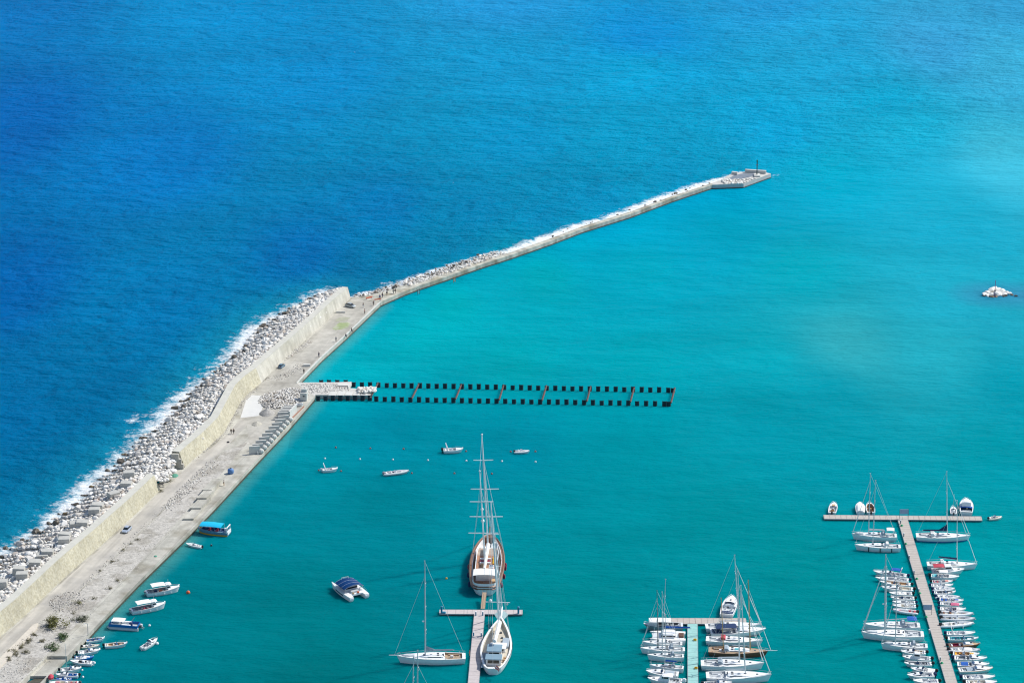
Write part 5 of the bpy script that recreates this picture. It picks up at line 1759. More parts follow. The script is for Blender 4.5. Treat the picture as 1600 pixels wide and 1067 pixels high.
MB().tube([(h.x(0) - .06, -h.b(0) * .98, h.z(0) * .74), (h.x(0) - .06, h.b(0) * .98, h.z(0) * .74)], .12, 5).build('stern_moulding', BROWN, r)
MB().tube([(h.x(0) - .06, -h.b(0) * .98, h.z(0) * .98), (h.x(0) - .06, h.b(0) * .98, h.z(0) * .98)], .16, 5).build('stern_cap', VARN, r)
add_rail(r, h, VARN, 0, 1, 'rub_rail', .06, .26)
st = [[(h.x(t) , s * (h.b(t) * .985 + .05), h.z(t) * .72) for t in TS] for s in (1, -1)]
for q_ in st:
    MB().tube(q_, .26, 4).build('rubbing_strake', mat('red_brown_hull', (0.20, 0.075, 0.045), .45, .15, 2), r)
zf = 2.3 - .75
hb = .5
# long deckhouse with a sun deck on top
dh = MB()
rows = []
for t in (.19, .30, .45, .60, .70, .74):
    w_ = min(h.b(t) * .66, 2.9) * (1 if t < .72 else .8)
    rows.append([(h.x(t), w_, zf), (h.x(t), w_ * .96, zf + 1.75), (h.x(t), -w_ * .96, zf + 1.75), (h.x(t), -w_, zf)])
house = dh.loft(rows, False, True).build('deckhouse', WHITE, r)
for s in (1, -1):
    MB().loft([[(h.x(t), s * (min(h.b(t) * .70, 3.1) * .985 + .03), zf + v) for v in (.75, 1.45)] for t in (.22, .34, .46, .58, .68)]).build('side_window', GLASS, house)
zr = zf + 1.78
rows = [[(h.x(t), min(h.b(t) * .70, 3.1) * .90, zr), (h.x(t), -min(h.b(t) * .70, 3.1) * .90, zr)] for t in (.20, .30, .45, .58)]
MB().loft(rows).build('sun_deck', mat('warm_deck', (0.38, 0.20, 0.12), .6, .15, 2), r)
rows = [[(h.x(t), min(h.b(t) * .70, 3.1) * .92, zr + .03), (h.x(t), -min(h.b(t) * .70, 3.1) * .92, zr + .03)] for t in (.585, .65, .72)]
MB().loft(rows).build('fore_roof', mat('tan_roof', (0.46, 0.36, 0.28), .6, .12, 2), r)
for s in (1, -1):
    MB().loft([[(h.x(t), s * (min(h.b(t) * .70, 3.1) * .96 + d_), zr + z_) for d_, z_ in ((0, -.05), (.08, .5), (-.12, .5), (-.12, -.05))] for t in (.20, .3, .45, .6, .70)], True, True).build('roof_coaming', WHITE, r)
for k, (t, y) in enumerate([(.50, -1.9), (.46, -1.9), (.42, -1.9), (.38, 1.2), (.34, 1.2), (.30, 1.2)]):
    MB().bbox((h.x(t), y, zr + .2), (1.6, .62, .28), .06).build('sun_lounger', YELLOW if k < 3 else TAN, r)
MB().bbox((h.x(.44), .5, zr + .42), (1.3, 3.0, .10), .05).build('dining_table', MAROON, r)
MB().bbox((h.x(.40), .4, zr + .35), (.5, 3.0, .5), .06).build('bench', WHITE, r)
MB().bbox((h.x(.48), .4, zr + .35), (.5, 3.0, .5), .06).build('bench', WHITE, r)
c_ = MB().bbox((h.x(.285), -1.4, zr + .6), (2.0, 1.3, 1.2), .12).build('helm_console', WHITE, r)
MB().box((h.x(.285), -1.4, zr + 1.22), (1.4, .9, .05)).build('console_glass', BGLASS, c_)
# stern awning and lounge
add_bimini(r, h.x(.09), h.x(.215), 3.3, zf + 3.4, WCANVAS, name='stern_awning', camber=.30, zb=zf)
MB().bbox((h.x(.045), -1.9, zf + .45), (1.1, 2.6, .8), .15).build('stern_sofa', WCANVAS, r)
MB().bbox((h.x(.045), 2.0, zf + .45), (1.1, 2.4, .8), .15).build('stern_sofa', WCANVAS, r)
MB().bbox((h.x(.12), -.5, zf + .4), (1.6, 2.2, .75), .1).build('stern_table', VARN, r)
MB().bbox((h.x(.14), -2.2, zf + .6), (1.8, 1.2, 1.0), .1).build('bar_cabinet', TAN, r)
# tender and gear on the fore deck
td = Hull(4.8, 2.0, .9, tr=.9)
tt = bpy.data.objects.new('tender', None); COL.objects.link(tt); tt.parent = r; tt.location = (h.x(.80), -1.7, zf + .45)
add_hull(tt, td, WHITE); add_deck(tt, td, WHITE, ck=(.1, .8), mc=LGREY, ckdepth=.4, w=.2)
MB().bbox((h.x(.80), 1.6, zf + .35), (3.0, 1.5, .7), .2).build('deck_locker', WHITE, r)
MB().bbox((h.x(.87), 0, zf + .4), (.9, 1.2, .7), .1).build('anchor_windlass', GREY, r)
MB().tube([(h.x(.96), 0, h.z(1) - .1), (h.x(1) + 3.2, 0, h.z(1) + .9)], [.22, .12], 8).build('bowsprit', VARN, r)
# masts with yards
def yard_mast(base, top, rad, yards, lab):
    base = Vector(base)
    tp = local_top(r, base, top)
    mo = MB().tube([base, base.lerp(tp, .6), tp], [rad, rad * .9, rad * .55], 8).build('mast', WHITE, r)
    MB().ball(tp, (.3, .3, .3), 6, 5).build('mast_head', WHITE, mo)
    for f, w_ in yards:
        p = base.lerp(tp, f)
        MB().tube([p + Vector((0, -w_, .12)), p, p + Vector((0, w_, 0))], [.11, .14, .11], 6).build('yard', WHITE, mo)
    return mo, tp
b2 = (h.x(.70), 0, zr - .2)
m2, tp2 = yard_mast(b2, (753, 679), .24, [(.29, 4.6), (.53, 3.9), (.78, 2.7)], 'main')
b1 = (h.x(.475), .55, zr - .1)
m1, tp1 = yard_mast(b1, (749.6, 736), .21, [(.31, 4.1), (.66, 3.2)], 'mizzen')
MB().ball(Vector(b1).lerp(tp1, .44) + Vector((.5, 0, 0)), (.5, .5, .5), 8, 6).build('radar_dome', WHITE, m1)
MB().ball(Vector(b1).lerp(tp1, .57) + Vector((.5, 0, 0)), (.42, .42, .42), 8, 6).build('radar_dome', WHITE, m1)
be = Vector((h.x(.205), .35, zr + 1.5))
bo = MB().tube([Vector(b2) + Vector((-.3, 0, 1.6)), be], .14, 6).build('boom', WHITE, r)
rows = []
for i in range(6):
    f = i / 5
    p = (Vector(b2) + Vector((-.5, 0, 1.65))).lerp(be, f)
    w_ = .55 * (1 - .35 * f)
    rows.append([p + Vector((0, -w_, 0)), p + Vector((0, -w_ * .8, .55 * (1 - .4 * f))), p + Vector((0, 0, .8 * (1 - .4 * f))), p + Vector((0, w_ * .8, .55 * (1 - .4 * f))), p + Vector((0, w_, 0))])
MB().loft(rows, True, True).build('furled_sail', WCANVAS, bo)
bwp = Vector((h.x(1) + 3.1, 0, h.z(1) + .9))
add_furl(r, bwp, Vector(b2).lerp(tp2, .85), .14)
add_stay(r, bwp, tp2, .035, name='forestay')
for s in (-1, 1):
    for tpx, bb in ((tp2, b2), (tp1, b1)):
        for dx in (-.9, .9):
            add_stay(r, (bb[0] + dx, s * h.b(.6) * .97, h.z(.6)), Vector(bb).lerp(tpx, .8), .028, name='shroud')
add_stay(r, (h.x(.05), 0, zf + 3.3), tp1, .04, name='backstay')
add_stay(r, tp1, tp2, .035, name='triatic_stay')
for t, s in [(.52, -1), (.47, -1), (.30, -1), (.13, -1), (.48, 1), (.32, 1), (.14, 1)]:
    MB().ball((h.x(t), s * (h.b(t) + .42), 1.25), (.42, .42, .85), 8, 6).build('fender', MAROON if s < 0 or t > .4 else NAVY, r)
for t in np.arange(.02, .95, .075):
    for s in (1, -1):
        if t < .30 or t > .82:
            pass
gw = [at(757.2, 925.5, 2.2), at(754.4, 951, PZ + .15)]
o = empty('gangway', gw[1], 0, 'brown wooden gangway from the gulet stern down to the cross pontoon', 'gangway')
A = Vector((0, 0, 0)); B_ = gw[0] - gw[1]
d_ = Vector((B_.y, -B_.x, 0)).normalized() * .55
MB().loft([[A - d_, A + d_, A + d_ + Vector((0, 0, .1)), A - d_ + Vector((0, 0, .1))], [B_ - d_, B_ + d_, B_ + d_ + Vector((0, 0, .1)), B_ - d_ + Vector((0, 0, .1))]], True, True).build('plank', TEAK, o)
for s in (-1, 1):
    MB().tube([A + d_ * s + Vector((0, 0, .9)), B_ + d_ * s + Vector((0, 0, .9))], .035, 4).build('hand_rail', BROWN, o)

# ---- white ketch
r, L = root_between('ketch', (770, 1055), (783.2, 975.5), 'large white ketch-like yacht with blue grey deckhouse roofs beside the pale pontoon', 'ketch')
h = Hull(L, 8.4, 1.75, tr=.50, tm=.40, p=1.75, q=1.0, sheer=.5, rake=.05, flare=.86, stern_sheer=.1, rnd=.10)
add_hull(r, h, WHITE)
side = add_deck(r, h, WHITE, ck=(.03, .95), mc=mat('beige_deck', (0.56, 0.51, 0.42), .7, .1, 2), ckdepth=.45, w=.22, name='bulwark')
zf = 1.75 - .45
def house(x0, x1, w0, w1, z1, mroof, nm, glass=True, y=0.0):
    rows = [[(h.x(t), y + w_, zf), (h.x(t), y + w_ * .95, z1), (h.x(t), y - w_ * .95, z1), (h.x(t), y - w_, zf)] for t, w_ in ((x0, w0), ((x0 + x1) / 2, (w0 + w1) / 2), (x1, w1))]
    c = MB().loft(rows, False, True).build(nm, WHITE, r)
    MB().bbox((h.x((x0 + x1) / 2), y, z1 + .08), (abs(h.x(x1) - h.x(x0)) + .5, (w0 + w1) + .4, .14), .1).build('roof', mroof, c)
    if glass:
        for s in (1, -1):
            MB().loft([[(h.x(t), y + s * (w_ * .975 + .03), lerp(zf, z1, v)) for v in (.45, .85)] for t, w_ in ((x0 + .012, w0), (x1 - .012, w1))]).build('side_window', GLASS, c)
        MB().box((h.x(x0) - .03, y, lerp(zf, z1, .62)), (.05, w0 * 1.5, (z1 - zf) * .5)).build('rear_window', GLASS, c)
    return c
GREYB = mat('blue_grey_roof', (0.20, 0.31, 0.39), .6, .08, 1)
house(.105, .195, 1.95, 1.95, zf + 1.7, GREYB, 'aft_deckhouse', y=.1)
house(.225, .35, 1.75, 1.75, zf + 2.2, GREYB, 'wheelhouse', y=.2)
house(.36, .46, 2.0, 1.9, zf + 1.1, WHITE, 'fore_deckhouse', y=-.5)
MB().bbox((h.x(.52), -2.2, zf + .4), (5.2, 1.9, .8), .3).build('tender_cover', GCANVAS, r)
MB().bbox((h.x(.20), 2.6, zf + .06), (9.0, 1.2, .1), .04).build('side_deck_cover', GCANVAS, r)
for t, y in [(.62, .9), (.66, .8), (.70, .6), (.58, 1.3), (.64, -1.0), (.74, -.5)]:
    MB().bbox((h.x(t), y, zf + .16), (.7, .55, .3), .06).build('deck_hatch', DGREY, r)
for t, y in [(.22, -2.6), (.18, -2.5)]:
    MB().bbox((h.x(t), y, zf + .4), (.7, .7, .8), .08).build('deck_chair', TAN, r)
base = Vector((h.x(.80), 0, zf))
tp = local_top(r, base, (767, 784))
mo = MB().tube([base, base.lerp(tp, .6), tp], [.24, .22, .13], 8).build('mast', WHITE, r)
p = base.lerp(tp, .22)
MB().tube([p + Vector((0, -3.2, 0)), p, p + Vector((0, 3.2, 0))], .09, 5).build('yard', WHITE, mo)
MB().ball(p + Vector((0, 1.9, .4)), (.42, .42, .42), 8, 6).build('radar_dome', WHITE, mo)
MB().ball(p + Vector((0, -2.5, -.5)), (.25, .25, .3), 8, 6).build('lamp', LGREY, mo)
for f in (.5, .75):
    q_ = base.lerp(tp, f)
    MB().tube([q_ + Vector((0, -1.5, 0)), q_, q_ + Vector((0, 1.5, 0))], .07, 5).build('spreader', WHITE, mo)
be = Vector((h.x(.33), .3, zf + 3.2))
bo = MB().tube([base + Vector((-.3, 0, 2.2)), be], .13, 6).build('boom', WHITE, r)
rows = []
for i in range(6):
    f = i / 5
    p = (base + Vector((-.5, 0, 2.25))).lerp(be, f); w_ = .62 * (1 - .3 * f)
    rows.append([p + Vector((0, -w_, 0)), p + Vector((0, -w_ * .8, .6)), p + Vector((0, 0, .85)), p + Vector((0, w_ * .8, .6)), p + Vector((0, w_, 0))])
MB().loft(rows, True, True).build('furled_sail', WCANVAS, bo)
sp = MB().tube([(h.x(.93), 0, h.z(1)), (h.x(1) + 3.6, 0, h.z(1) + 1.0)], [.35, .16], 8).build('bowsprit', WHITE, r)
tipb = Vector((h.x(1) + 3.5, 0, h.z(1) + 1.0))
add_furl(r, tipb, base.lerp(tp, .97), .18, WHITE)
add_furl(r, (h.x(.97), 0, h.z(1) + .2), base.lerp(tp, .80), .13, WHITE)
net = MB()
for s in (1, -1):
    MB().add([(h.x(.93), s * .9, h.z(.95)), (h.x(1) + .6, s * 1.9, h.z(1) + .1), (h.x(1) + 2.2, s * .5, h.z(1) + .5), (h.x(1), s * .1, h.z(1) + .2)], [(0, 1, 2, 3)]).build('bow_net', mat('grey_netting', (0.30, 0.42, 0.44), .9, .1, 3), r)
for s in (1, -1):
    add_stay(r, (h.x(.76), s * h.b(.76), h.z(.76)), base.lerp(tp, .78), .028, name='shroud')
    add_stay(r, (h.x(.72), s * h.b(.72), h.z(.72)), base.lerp(tp, .97), .028, name='shroud')
add_stay(r, (h.x(.02), 0, h.z(0)), tp, .035, name='backstay')
MB().tube([(h.x(.02), -.3, h.z(0)), (h.x(0) - 1.4, -.9, h.z(0) + 1.6)], .05, 5).build('flag_staff', WHITE, r)
fl = []
for i in range(7):
    f = i / 6
    fl.append([(h.x(0) - .3 - 2.0 * f, -.5 - 1.2 * f + .12 * math.sin(f * 7), h.z(0) + .5 - .25 * f), (h.x(0) - .5 - 2.2 * f, -1.0 - 1.1 * f + .12 * math.sin(f * 7 + 1), h.z(0) + 1.35 - .35 * f)])
ff = MB().loft(fl).build('flag', mat('red_flag', (0.62, 0.12, 0.10), .8, .1, 3), r)
MB().loft([[(Vector(a).lerp(Vector(b), v) + Vector((0, 0, .03))) for v in (.35, .62)] for a, b in fl]).build('flag_stripe', WHITE, ff)

# ---- sloop alone by the pontoon
sailboat('long white sloop with grey sail cover and bowsprit, lying alone against the pale pontoon', (727.5, 1031.5), (620, 1033), B=4.9, F=1.65, top=(663.6, 876.5), mbase=.585, cover=GCANVAS, spr=3, jib=False, hullm=WHITE, deckm=DECKW, mr=.2, group=None, zpx=.3, dodger=None, boomlen=.42, jibtop=.84, sprit=2.0, wheels=2, teak=True, radar=True, peak=1.0, boomlift=.2, dinghy=True)
# masts rising from a yacht moored just below the view
r, h = sailboat('two-masted yacht lying below the sloop, only its pale masts and stays in view', (700, 1137), (598, 1138), B=5.2, F=1.6, top=(646.2, 1026), mbase=.55, spr=2, mr=.17, group=None, jib=True, boomlen=.3, name='sailing_yacht')
bb = Vector((h.x(.47), 0, 1.9))
add_mast(r, bb, local_top(r, bb, (652.6, 1016)), .17, ALU, 3, 1.4, radar=False)

# ------------------------------------------------------------------ boats lying off the quay and in the basin
motorboat('small white motorboat with a white roll bar, nearest the jetty of the anchored boats', (503.5, 736.2), (528, 735), 2.0, .75, 'open', arch=True, group='small boats anchored in the basin', motors=1, motorm=LGREY, seats=WHITE, zpx=.2)
motorboat('long grey white inflatable boat anchored between the speedboats', (601.5, 741.5), (640, 737.5), 2.5, .62, 'rib', group='small boats anchored in the basin', motors=1, motorm=GREY, inn=LGREY, zpx=.2, name='inflatable_boat', cat='inflatable boat')
motorboat('white speedboat with roll bar and black outboards, beside the gulet mast tops', (693, 706), (724, 705.5), 2.6, .95, 'open', arch=True, group='small boats anchored in the basin', motors=2, stripe=GREY, seats=WHITE, zpx=.2)
motorboat('short white inflatable boat anchored on the far side of the gulet masts', (805, 707), (828, 706.6), 1.9, .6, 'rib', group='small boats anchored in the basin', motors=1, inn=WHITE, rail=WHITE, zpx=.2, name='inflatable_boat', cat='inflatable boat')
motorboat('little white tender with black outboard below the excursion boat', (315, 856), (290.5, 851), 1.7, .55, 'open', group=None, zpx=.1, name='tender', cat='tender')
motorboat('white motorboat with tan seats and black outboard lying just off the quay boats', (164, 1010.5), (199.5, 1008), 2.2, .8, 'bowrider', inn=TAN, seats=CREAM, cush=TAN, group=None, zpx=.2)
motorboat('white speedboat lying askew, apart from the other boats off the quay', (222.5, 1014.5), (246, 1000.5), 2.1, .75, 'cuddy', group=None, inn=GREY, motors=1, motorm=LGREY, zpx=.2)
G2 = 'small boats tied up at the quay'
motorboat('white and blue bow rider moored first in line below the lamp post', (134, 1003), (164, 999.5), 2.0, .7, 'bowrider', cush=HBLUE, seats=HBLUE, stripe=HBLUE, group=G2, zpx=.2)
motorboat('small beige white dinghy moored second in line at the quay', (129.5, 1011.5), (156.5, 1010), 1.8, .5, 'rib', inn=CREAM, rail=CREAM, group=G2, zpx=.2, name='inflatable_boat', cat='inflatable boat')
motorboat('slim pointed white cuddy boat moored third in line at the quay', (122, 1021.5), (157.5, 1017.5), 2.2, .7, 'cuddy', group=G2, zpx=.2)
motorboat('blue hulled boat with white covers, the only blue hull among the quay boats', (117, 1030), (147.3, 1029.5), 2.2, .75, 'open', hullm=HBLUE, deckm=HBLUE, cover=WCANVAS, coverpos=(.3, .62), canopy=WCANVAS, canpos=(.34, .50), group=G2, zpx=.2)
motorboat('white boat with grey trim moored bow to the quay below the blue hull', (144.3, 1038), (109.5, 1035), 2.1, .75, 'open', stripe=GREY, rail=GREY, inn=DGREY, group=G2, zpx=.2, motorm=WHITE)
motorboat('small white cabin boat with dark side window at the quay', (95, 1049), (127.7, 1046.8), 2.3, .8, 'cuddy', group=G2, zpx=.2)
motorboat('white boat with blue hull stripe and thin mast, bow to the quay', (122.5, 1056.6), (86.5, 1056.4), 2.2, .75, 'cuddy', stripe=HBLUE, inn=HBLUE, seats=HBLUE, mast=8.5, group=G2, zpx=.2)
motorboat('narrow blue skiff squeezed between two white boats at the quay', (112, 1062.3), (87, 1062.5), 1.5, .45, 'open', hullm=HBLUE, deckm=BLUE, inn=HBLUE, motors=0, group=G2, zpx=.1, name='skiff', cat='skiff')
motorboat('white open boat lowest in the line at the quay, partly cut by the picture edge', (123, 1069.5), (76, 1069.5), 2.4, .8, 'open', inn=CREAM, seats=RED, group=G2, zpx=.2, motorm=DGREY)
o = MB().loft([[(math.cos(2 * PI * j / 10) * r_, math.sin(2 * PI * j / 10) * r_ * 1.5, z_) for j in range(10)] for r_, z_ in ((.7, 0), (.75, .5), (.4, .9), (.05, 1.0))], True).build('covered_bundle', RED)
o.location = at(79.5, 1059, .9)
tag(o, 'red covered bundle on the dock wall by the lowest quay boat', 'bundle')

# fishing boats with awnings
def fishing(label, stern, bow, stuff):
    r, L = root_between('fishing_boat', stern, bow, label, 'fishing boat', 'white fishing boats with awnings', .2)
    h = Hull(L, 3.0, 1.15, tr=.80, tm=.42, p=2.2, q=.8, sheer=.35, rake=.06, flare=.84)
    add_hull(r, h, WHITE)
    add_deck(r, h, WHITE, ck=(.05, .64), mc=GREY, ckdepth=.65, w=.16)
    add_rail(r, h, GREY, 0, 1, 'rub_rail', .02, .05)
    add_cabin(r, h, .60, .74, .42, 1.0, WHITE, GLASS, fs=.2, rs=.1, name='wheelhouse', win=(.4, .85))
    add_bimini(r, h.x(.58), h.x(.74), .95, 2.75, WHITE, name='wheelhouse_roof', camber=.06, zb=1.2)
    add_bimini(r, h.x(.16), h.x(.56), 1.30, 2.95, WCANVAS, name='awning', camber=.15, zb=1.1)
    for k, (t, y, m) in enumerate(stuff):
        MB().bbox((h.x(t), y, .5 + .25), (.9, .7, .5), .08).build('crate', m, r)
    MB().bbox((h.x(.10), 0, .75), (.5, 2.0, .5), .06).build('stern_bench', GREY, r)
    MB().tube([(h.x(.66), 0, 2.7), (h.x(.66), 0, 4.0)], .04, 5).build('aerial', STEEL, r)
    for s in (-1, 1):
        MB().tube([(h.x(t), s * h.b(t) * .92, h.z(t) + .45) for t in (.76, .86, .94, .99)], .03, 4).build('bow_rail', STEEL, r)
    for t in (.25, .5, .7):
        add_fender(r, h.x(t), -h.b(t) - .14, .55)
    add_outboard(r, h, 0, GREY, .8)
fishing('white fishing boat with awning and orange crates, upper of the two off the quay', (228, 929.5), (281, 922), [(.45, .3, ORANGE), (.52, -.5, TAN), (.30, .4, NAVY)])
fishing('white fishing boat with awning and dark red seats, lower of the two off the quay', (204.5, 957.5), (259, 948), [(.42, .2, MAROON), (.50, -.4, RED), (.36, -.3, RED)])

# excursion boat with a cyan canopy
r, L = root_between('excursion_boat', (358.5, 834.5), (309, 829.5), 'blue and yellow excursion boat under a bright cyan canopy', 'excursion boat', None, .2)
h = Hull(L, 3.3, 1.2, tr=.92, tm=.4, p=2.6, q=.8, sheer=.18, rake=.05, flare=.92)
add_hull(r, h, mat('faded_blue_hull', (0.10, 0.27, 0.40), .5, .2, 2))
for s in (1, -1):
    MB().loft([[(lerp(h.xw(t), h.x(t), .2), s * (h.b(t) * .95 + .06), .40), (lerp(h.xw(t), h.x(t), .1), s * (h.b(t) * .93 + .05), -.05)] for t in TS[:-1]]).build('yellow_band', YELLOW, r)
add_deck(r, h, mat('pale_blue_deck', (0.30, 0.45, 0.58), .5, .1, 2), ck=(.06, .86), mc=mat('blue_floor', (0.05, 0.12, 0.25), .6, .1, 2), ckdepth=.6, w=.15)
add_bimini(r, h.x(.20), h.x(.88), 1.75, 3.0, CYAN, name='canopy', camber=.35, zb=1.0, wrap=.1)
for k, t in enumerate((.28, .40, .52, .64, .76)):
    MB().bbox((h.x(t), 0, .95), (.45, 2.2, .6), .08).build('bench', RED if k % 2 else NAVY, r)
MB().bbox((h.x(.14), -.7, 1.25), (.8, .7, .9), .12).build('helm_console', WHITE, r)
MB().tube([(h.x(.04), -1.5, 1.0), (h.x(.03), -1.5, 2.6), (h.x(.03), 1.5, 2.6), (h.x(.04), 1.5, 1.0)], .16, 6).build('stern_frame', WHITE, r)
MB().box((h.x(.0) + .1, 0, .95), (.2, 2.8, 1.0)).build('transom_board', WHITE, r)
MB().bbox((h.x(.90), .2, 1.45), (.6, .5, .5), .1).build('yellow_bag', YELLOW, r)

# blue pontoon boat
r, L = root_between('pontoon_boat', (218, 981.5), (170.5, 978), 'blue-sided pontoon boat with white benches and tilted outboards', 'pontoon boat', None, .2)
for s in (1, -1):
    rad = .42
    MB().tube([(-L / 2, s * 1.15, .25), (L * .42, s * 1.15, .25), (L / 2 + .3, s * 1.15, .55)], [rad, rad, .1], 10).build('float', LGREY, r)
MB().bbox((0, 0, .72), (L, 3.0, .14), .1).build('deck', DECKG, r)
hb_ = HBLUE
for s in (1, -1):
    MB().box((-.1, s * 1.46, 1.15), (L * .94, .07, .72)).build('side_panel', hb_, r)
MB().box((L * .46, 0, 1.15), (.07, 2.85, .72)).build('bow_panel', hb_, r)
MB().box((-L * .475, 0, 1.15), (.07, 2.85, .72)).build('stern_panel', hb_, r)
for s, x0, ln in ((1, -.5, 3.0), (-1, -.5, 2.6), (1, 2.3, 1.8), (-1, 2.3, 1.8)):
    MB().bbox((x0, s * 1.05, 1.2), (ln, .65, .65), .1).build('bench', WHITE, r)
MB().bbox((-1.9, .2, 1.35), (.8, .9, 1.0), .1).build('helm_console', NAVY, r)
add_bimini(r, -.2, 3.2, 1.25, 2.35, WCANVAS, name='sun_roof', camber=.08, zb=.8)
MB().tube([(-1.6, .4, 1.5), (-2.6, -1.0, 2.9)], .05, 5).build('fishing_pole', GREY, r)
for y in (-.35, .45):
    MB().bbox((-L / 2 - .35, y, 1.05), (.8, .5, .7), .14).build('outboard_motor', DGREY if y > 0 else WHITE, r)
    MB().tube([(-L / 2 - .5, y, .8), (-L / 2 - 1.2, y, .35)], .1, 5).build('motor_leg', GREY, r)

# solar catamaran
r, L = root_between('catamaran', (561.8, 936.5), (530.2, 913.5), 'white catamaran with an arched roof of dark blue solar panels', 'catamaran', None, .1)
for s in (1, -1):
    h = Hull(L, 1.7, 1.25, tr=.72, tm=.4, p=2.0, q=.9, sheer=.25, rake=.05, flare=.85)
    hl = add_hull(r, h, WHITE); hl.location.y = s * 2.35
    k0 = set(r.children)
    add_deck(r, h, WHITE)
    for c in set(r.children) - k0: c.location.y = s * 2.35
    MB().box((h.x(.03), s * 2.35, .75), (1.0, 1.1, .5)).build('swim_step', WHITE, r)
    MB().loft([[(h.x(t), s * (2.35 + h.b(t) * .97 + .02), z_) for z_ in (.55, .95)] for t in (.3, .5, .7)]).build('hull_window', BGLASS, r)
    MB().tube([(h.x(t), s * (2.35 + h.b(t) * .9), h.z(t) + .6) for t in (.1, .3, .5, .7, .9)], .035, 4).build('guard_rail', STEEL, r)
h = Hull(L, 1.7, 1.25)
MB().bbox((h.x(.47), 0, 1.05), (L * .66, 3.6, .5), .1).build('bridge_deck', WHITE, r)
MB().bbox((h.x(.56), 0, 1.9), (L * .36, 3.4, 1.3), .35).build('saloon', WHITE, r)
MB().box((h.x(.56), 0, 2.0), (L * .365, 3.46, .45)).build('saloon_window', GLASS, r)
MB().bbox((h.x(.24), 0, 1.55), (1.0, 2.4, .55), .1).build('cockpit_sofa', DECKG, r)
MB().bbox((h.x(.26), -2.0, 1.6), (1.0, .8, .8), .1).build('helm_seat', WHITE, r)
for k, (y, m) in enumerate(((-.6, ORANGE), (.9, TAN))):
    MB().bbox((h.x(.16), y, 1.5), (.5, .5, .4), .08).build('life_jacket_box', m, r)
rf = bpy.data.objects.new('solar_roof', None)
rows, lo = [], []
for i in range(9):
    a = lerp(-1, 1, i / 8)
    y, z_ = a * 2.95, 3.25 - .75 * a * a
    rows.append([(h.x(.26), y, z_), (h.x(.74), y, z_)])
    lo.append([(h.x(.26), y, z_ - .1), (h.x(.74), y, z_ - .1)])
b = MB().loft(rows).loft(lo[::-1])
b.loft([[a_[0], c_[0]] for a_, c_ in zip(rows, lo)]).loft([[a_[1], c_[1]] for a_, c_ in zip(rows, lo)])
rf = b.build('solar_roof', SOLAR, r)
for t in (.42, .58, .26, .74):
    MB().tube([(h.x(t), a * 2.96, 3.26 - .75 * a * a) for a in [lerp(-1, 1, i / 12) for i in range(13)]], .022, 4).build('panel_seam', LGREY, rf)
for t in (.28, .72):
    for s in (-1, 1):
        MB().tube([(h.x(t), s * 2.5, 1.2), (h.x(t), s * 2.75, 2.55)], .05, 5).build('roof_post', STEEL, r)
MB().tube([(h.x(.70), -1, 3.2), (h.x(.70), -1, 3.7), (h.x(.70), 1.2, 3.75), (h.x(.70), 1.2, 3.2)], .05, 5).build('roof_rail', LGREY, r)

# ------------------------------------------------------------------ marina: outermost arm (long slanting pontoon)
T1 = 'boats on the far side of the long cross pontoon'
motorboat('small white boat with a tan seat, alone beyond the long cross pontoon', (1300, 803), (1303.5, 787.5), 2.6, .85, 'open', group=T1, cush=TAN, seats=TAN, zpx=.4)
motorboat('white boat wholly under a pale cover on the far side of the long cross pontoon', (1344.5, 803), (1343.5, 788), 2.9, 1.0, 'covered', cover=WCANVAS, motors=0, group=T1, zpx=.4)
motorboat('white open boat with brown seats beside the covered boat at the long cross pontoon', (1361, 803), (1358.5, 788), 2.7, .9, 'bowrider', inn=TAN, seats=BROWN, group=T1, zpx=.4)
motorboat('little white boat with thin mast squeezed beside the blue-windowed cruiser', (1490, 804), (1489.5, 793), 2.0, .7, 'open', group=T1, mast=5.0, zpx=.4)
motorboat('tall white cruiser with blue windscreen on the far side of the long cross pontoon', (1510, 804), (1509.6, 784), 4.1, 1.35, 'wheelhouse', group=T1, inn=BGLASS, canopy=None, cover=BLUE, coverpos=(.30, .42), motors=0, zpx=.5, name='motor_cruiser', cat='cruiser')
motorboat('grey and white inflatable tender floating off the tip of the long cross pontoon', (1545.5, 811.5), (1566, 809.5), 1.9, .55, 'rib', group=None, rail=CREAM, inn=LGREY, zpx=.2, name='inflatable_boat', cat='inflatable boat')

sailboat('white yacht with large white awning, nearest the long cross pontoon on the landward side', (1401, 842.5), (1330.5, 840.5), F=1.4, top=(1360, 740), mbase=.63, canopy=WCANVAS, cover=WCANVAS, spr=2, mr=.11, zpx=.2, dinghy=True)
sailboat('white yacht with dark upright fenders along its side beside the white-awning yacht', (1407, 859), (1335, 857.5), F=1.35, top=(1368, 750.4), mbase=.61, cover=None, boomlen=.0, spr=2, mr=.10, jib=False, zpx=.2, fenders=3, dodger=WCANVAS)
sailboat('white yacht with dark blue sail cover on the seaward side nearest the cross pontoon', (1431, 841.5), (1516, 843.5), F=1.35, top=(1479.3, 737), mbase=.575, cover=NAVY, spr=2, mr=.12, zpx=.2, boomlen=.46, peak=1.6, dodger=WCANVAS, stripe=BLUE, jibr=.07)
sailboat('white yacht with slim black boom cover beside the red-canopied cruiser', (1448, 886), (1527, 887.5), F=1.3, top=(1495.6, 782), mbase=.60, cover=NAVY, spr=3, mr=.10, zpx=.2, boomlen=.38, boomlift=.6, dodger=WCANVAS, jibr=.07)
sailboat('white yacht with blue panelled awning, uppermost of the landward trio', (1437, 982), (1348, 981), F=1.4, top=(1385, 885), mbase=.60, canopy=BLUE, cover=None, boomlen=.42, spr=2, mr=.10, zpx=.3, dodger=GCANVAS, jib=False, boomlift=.5)
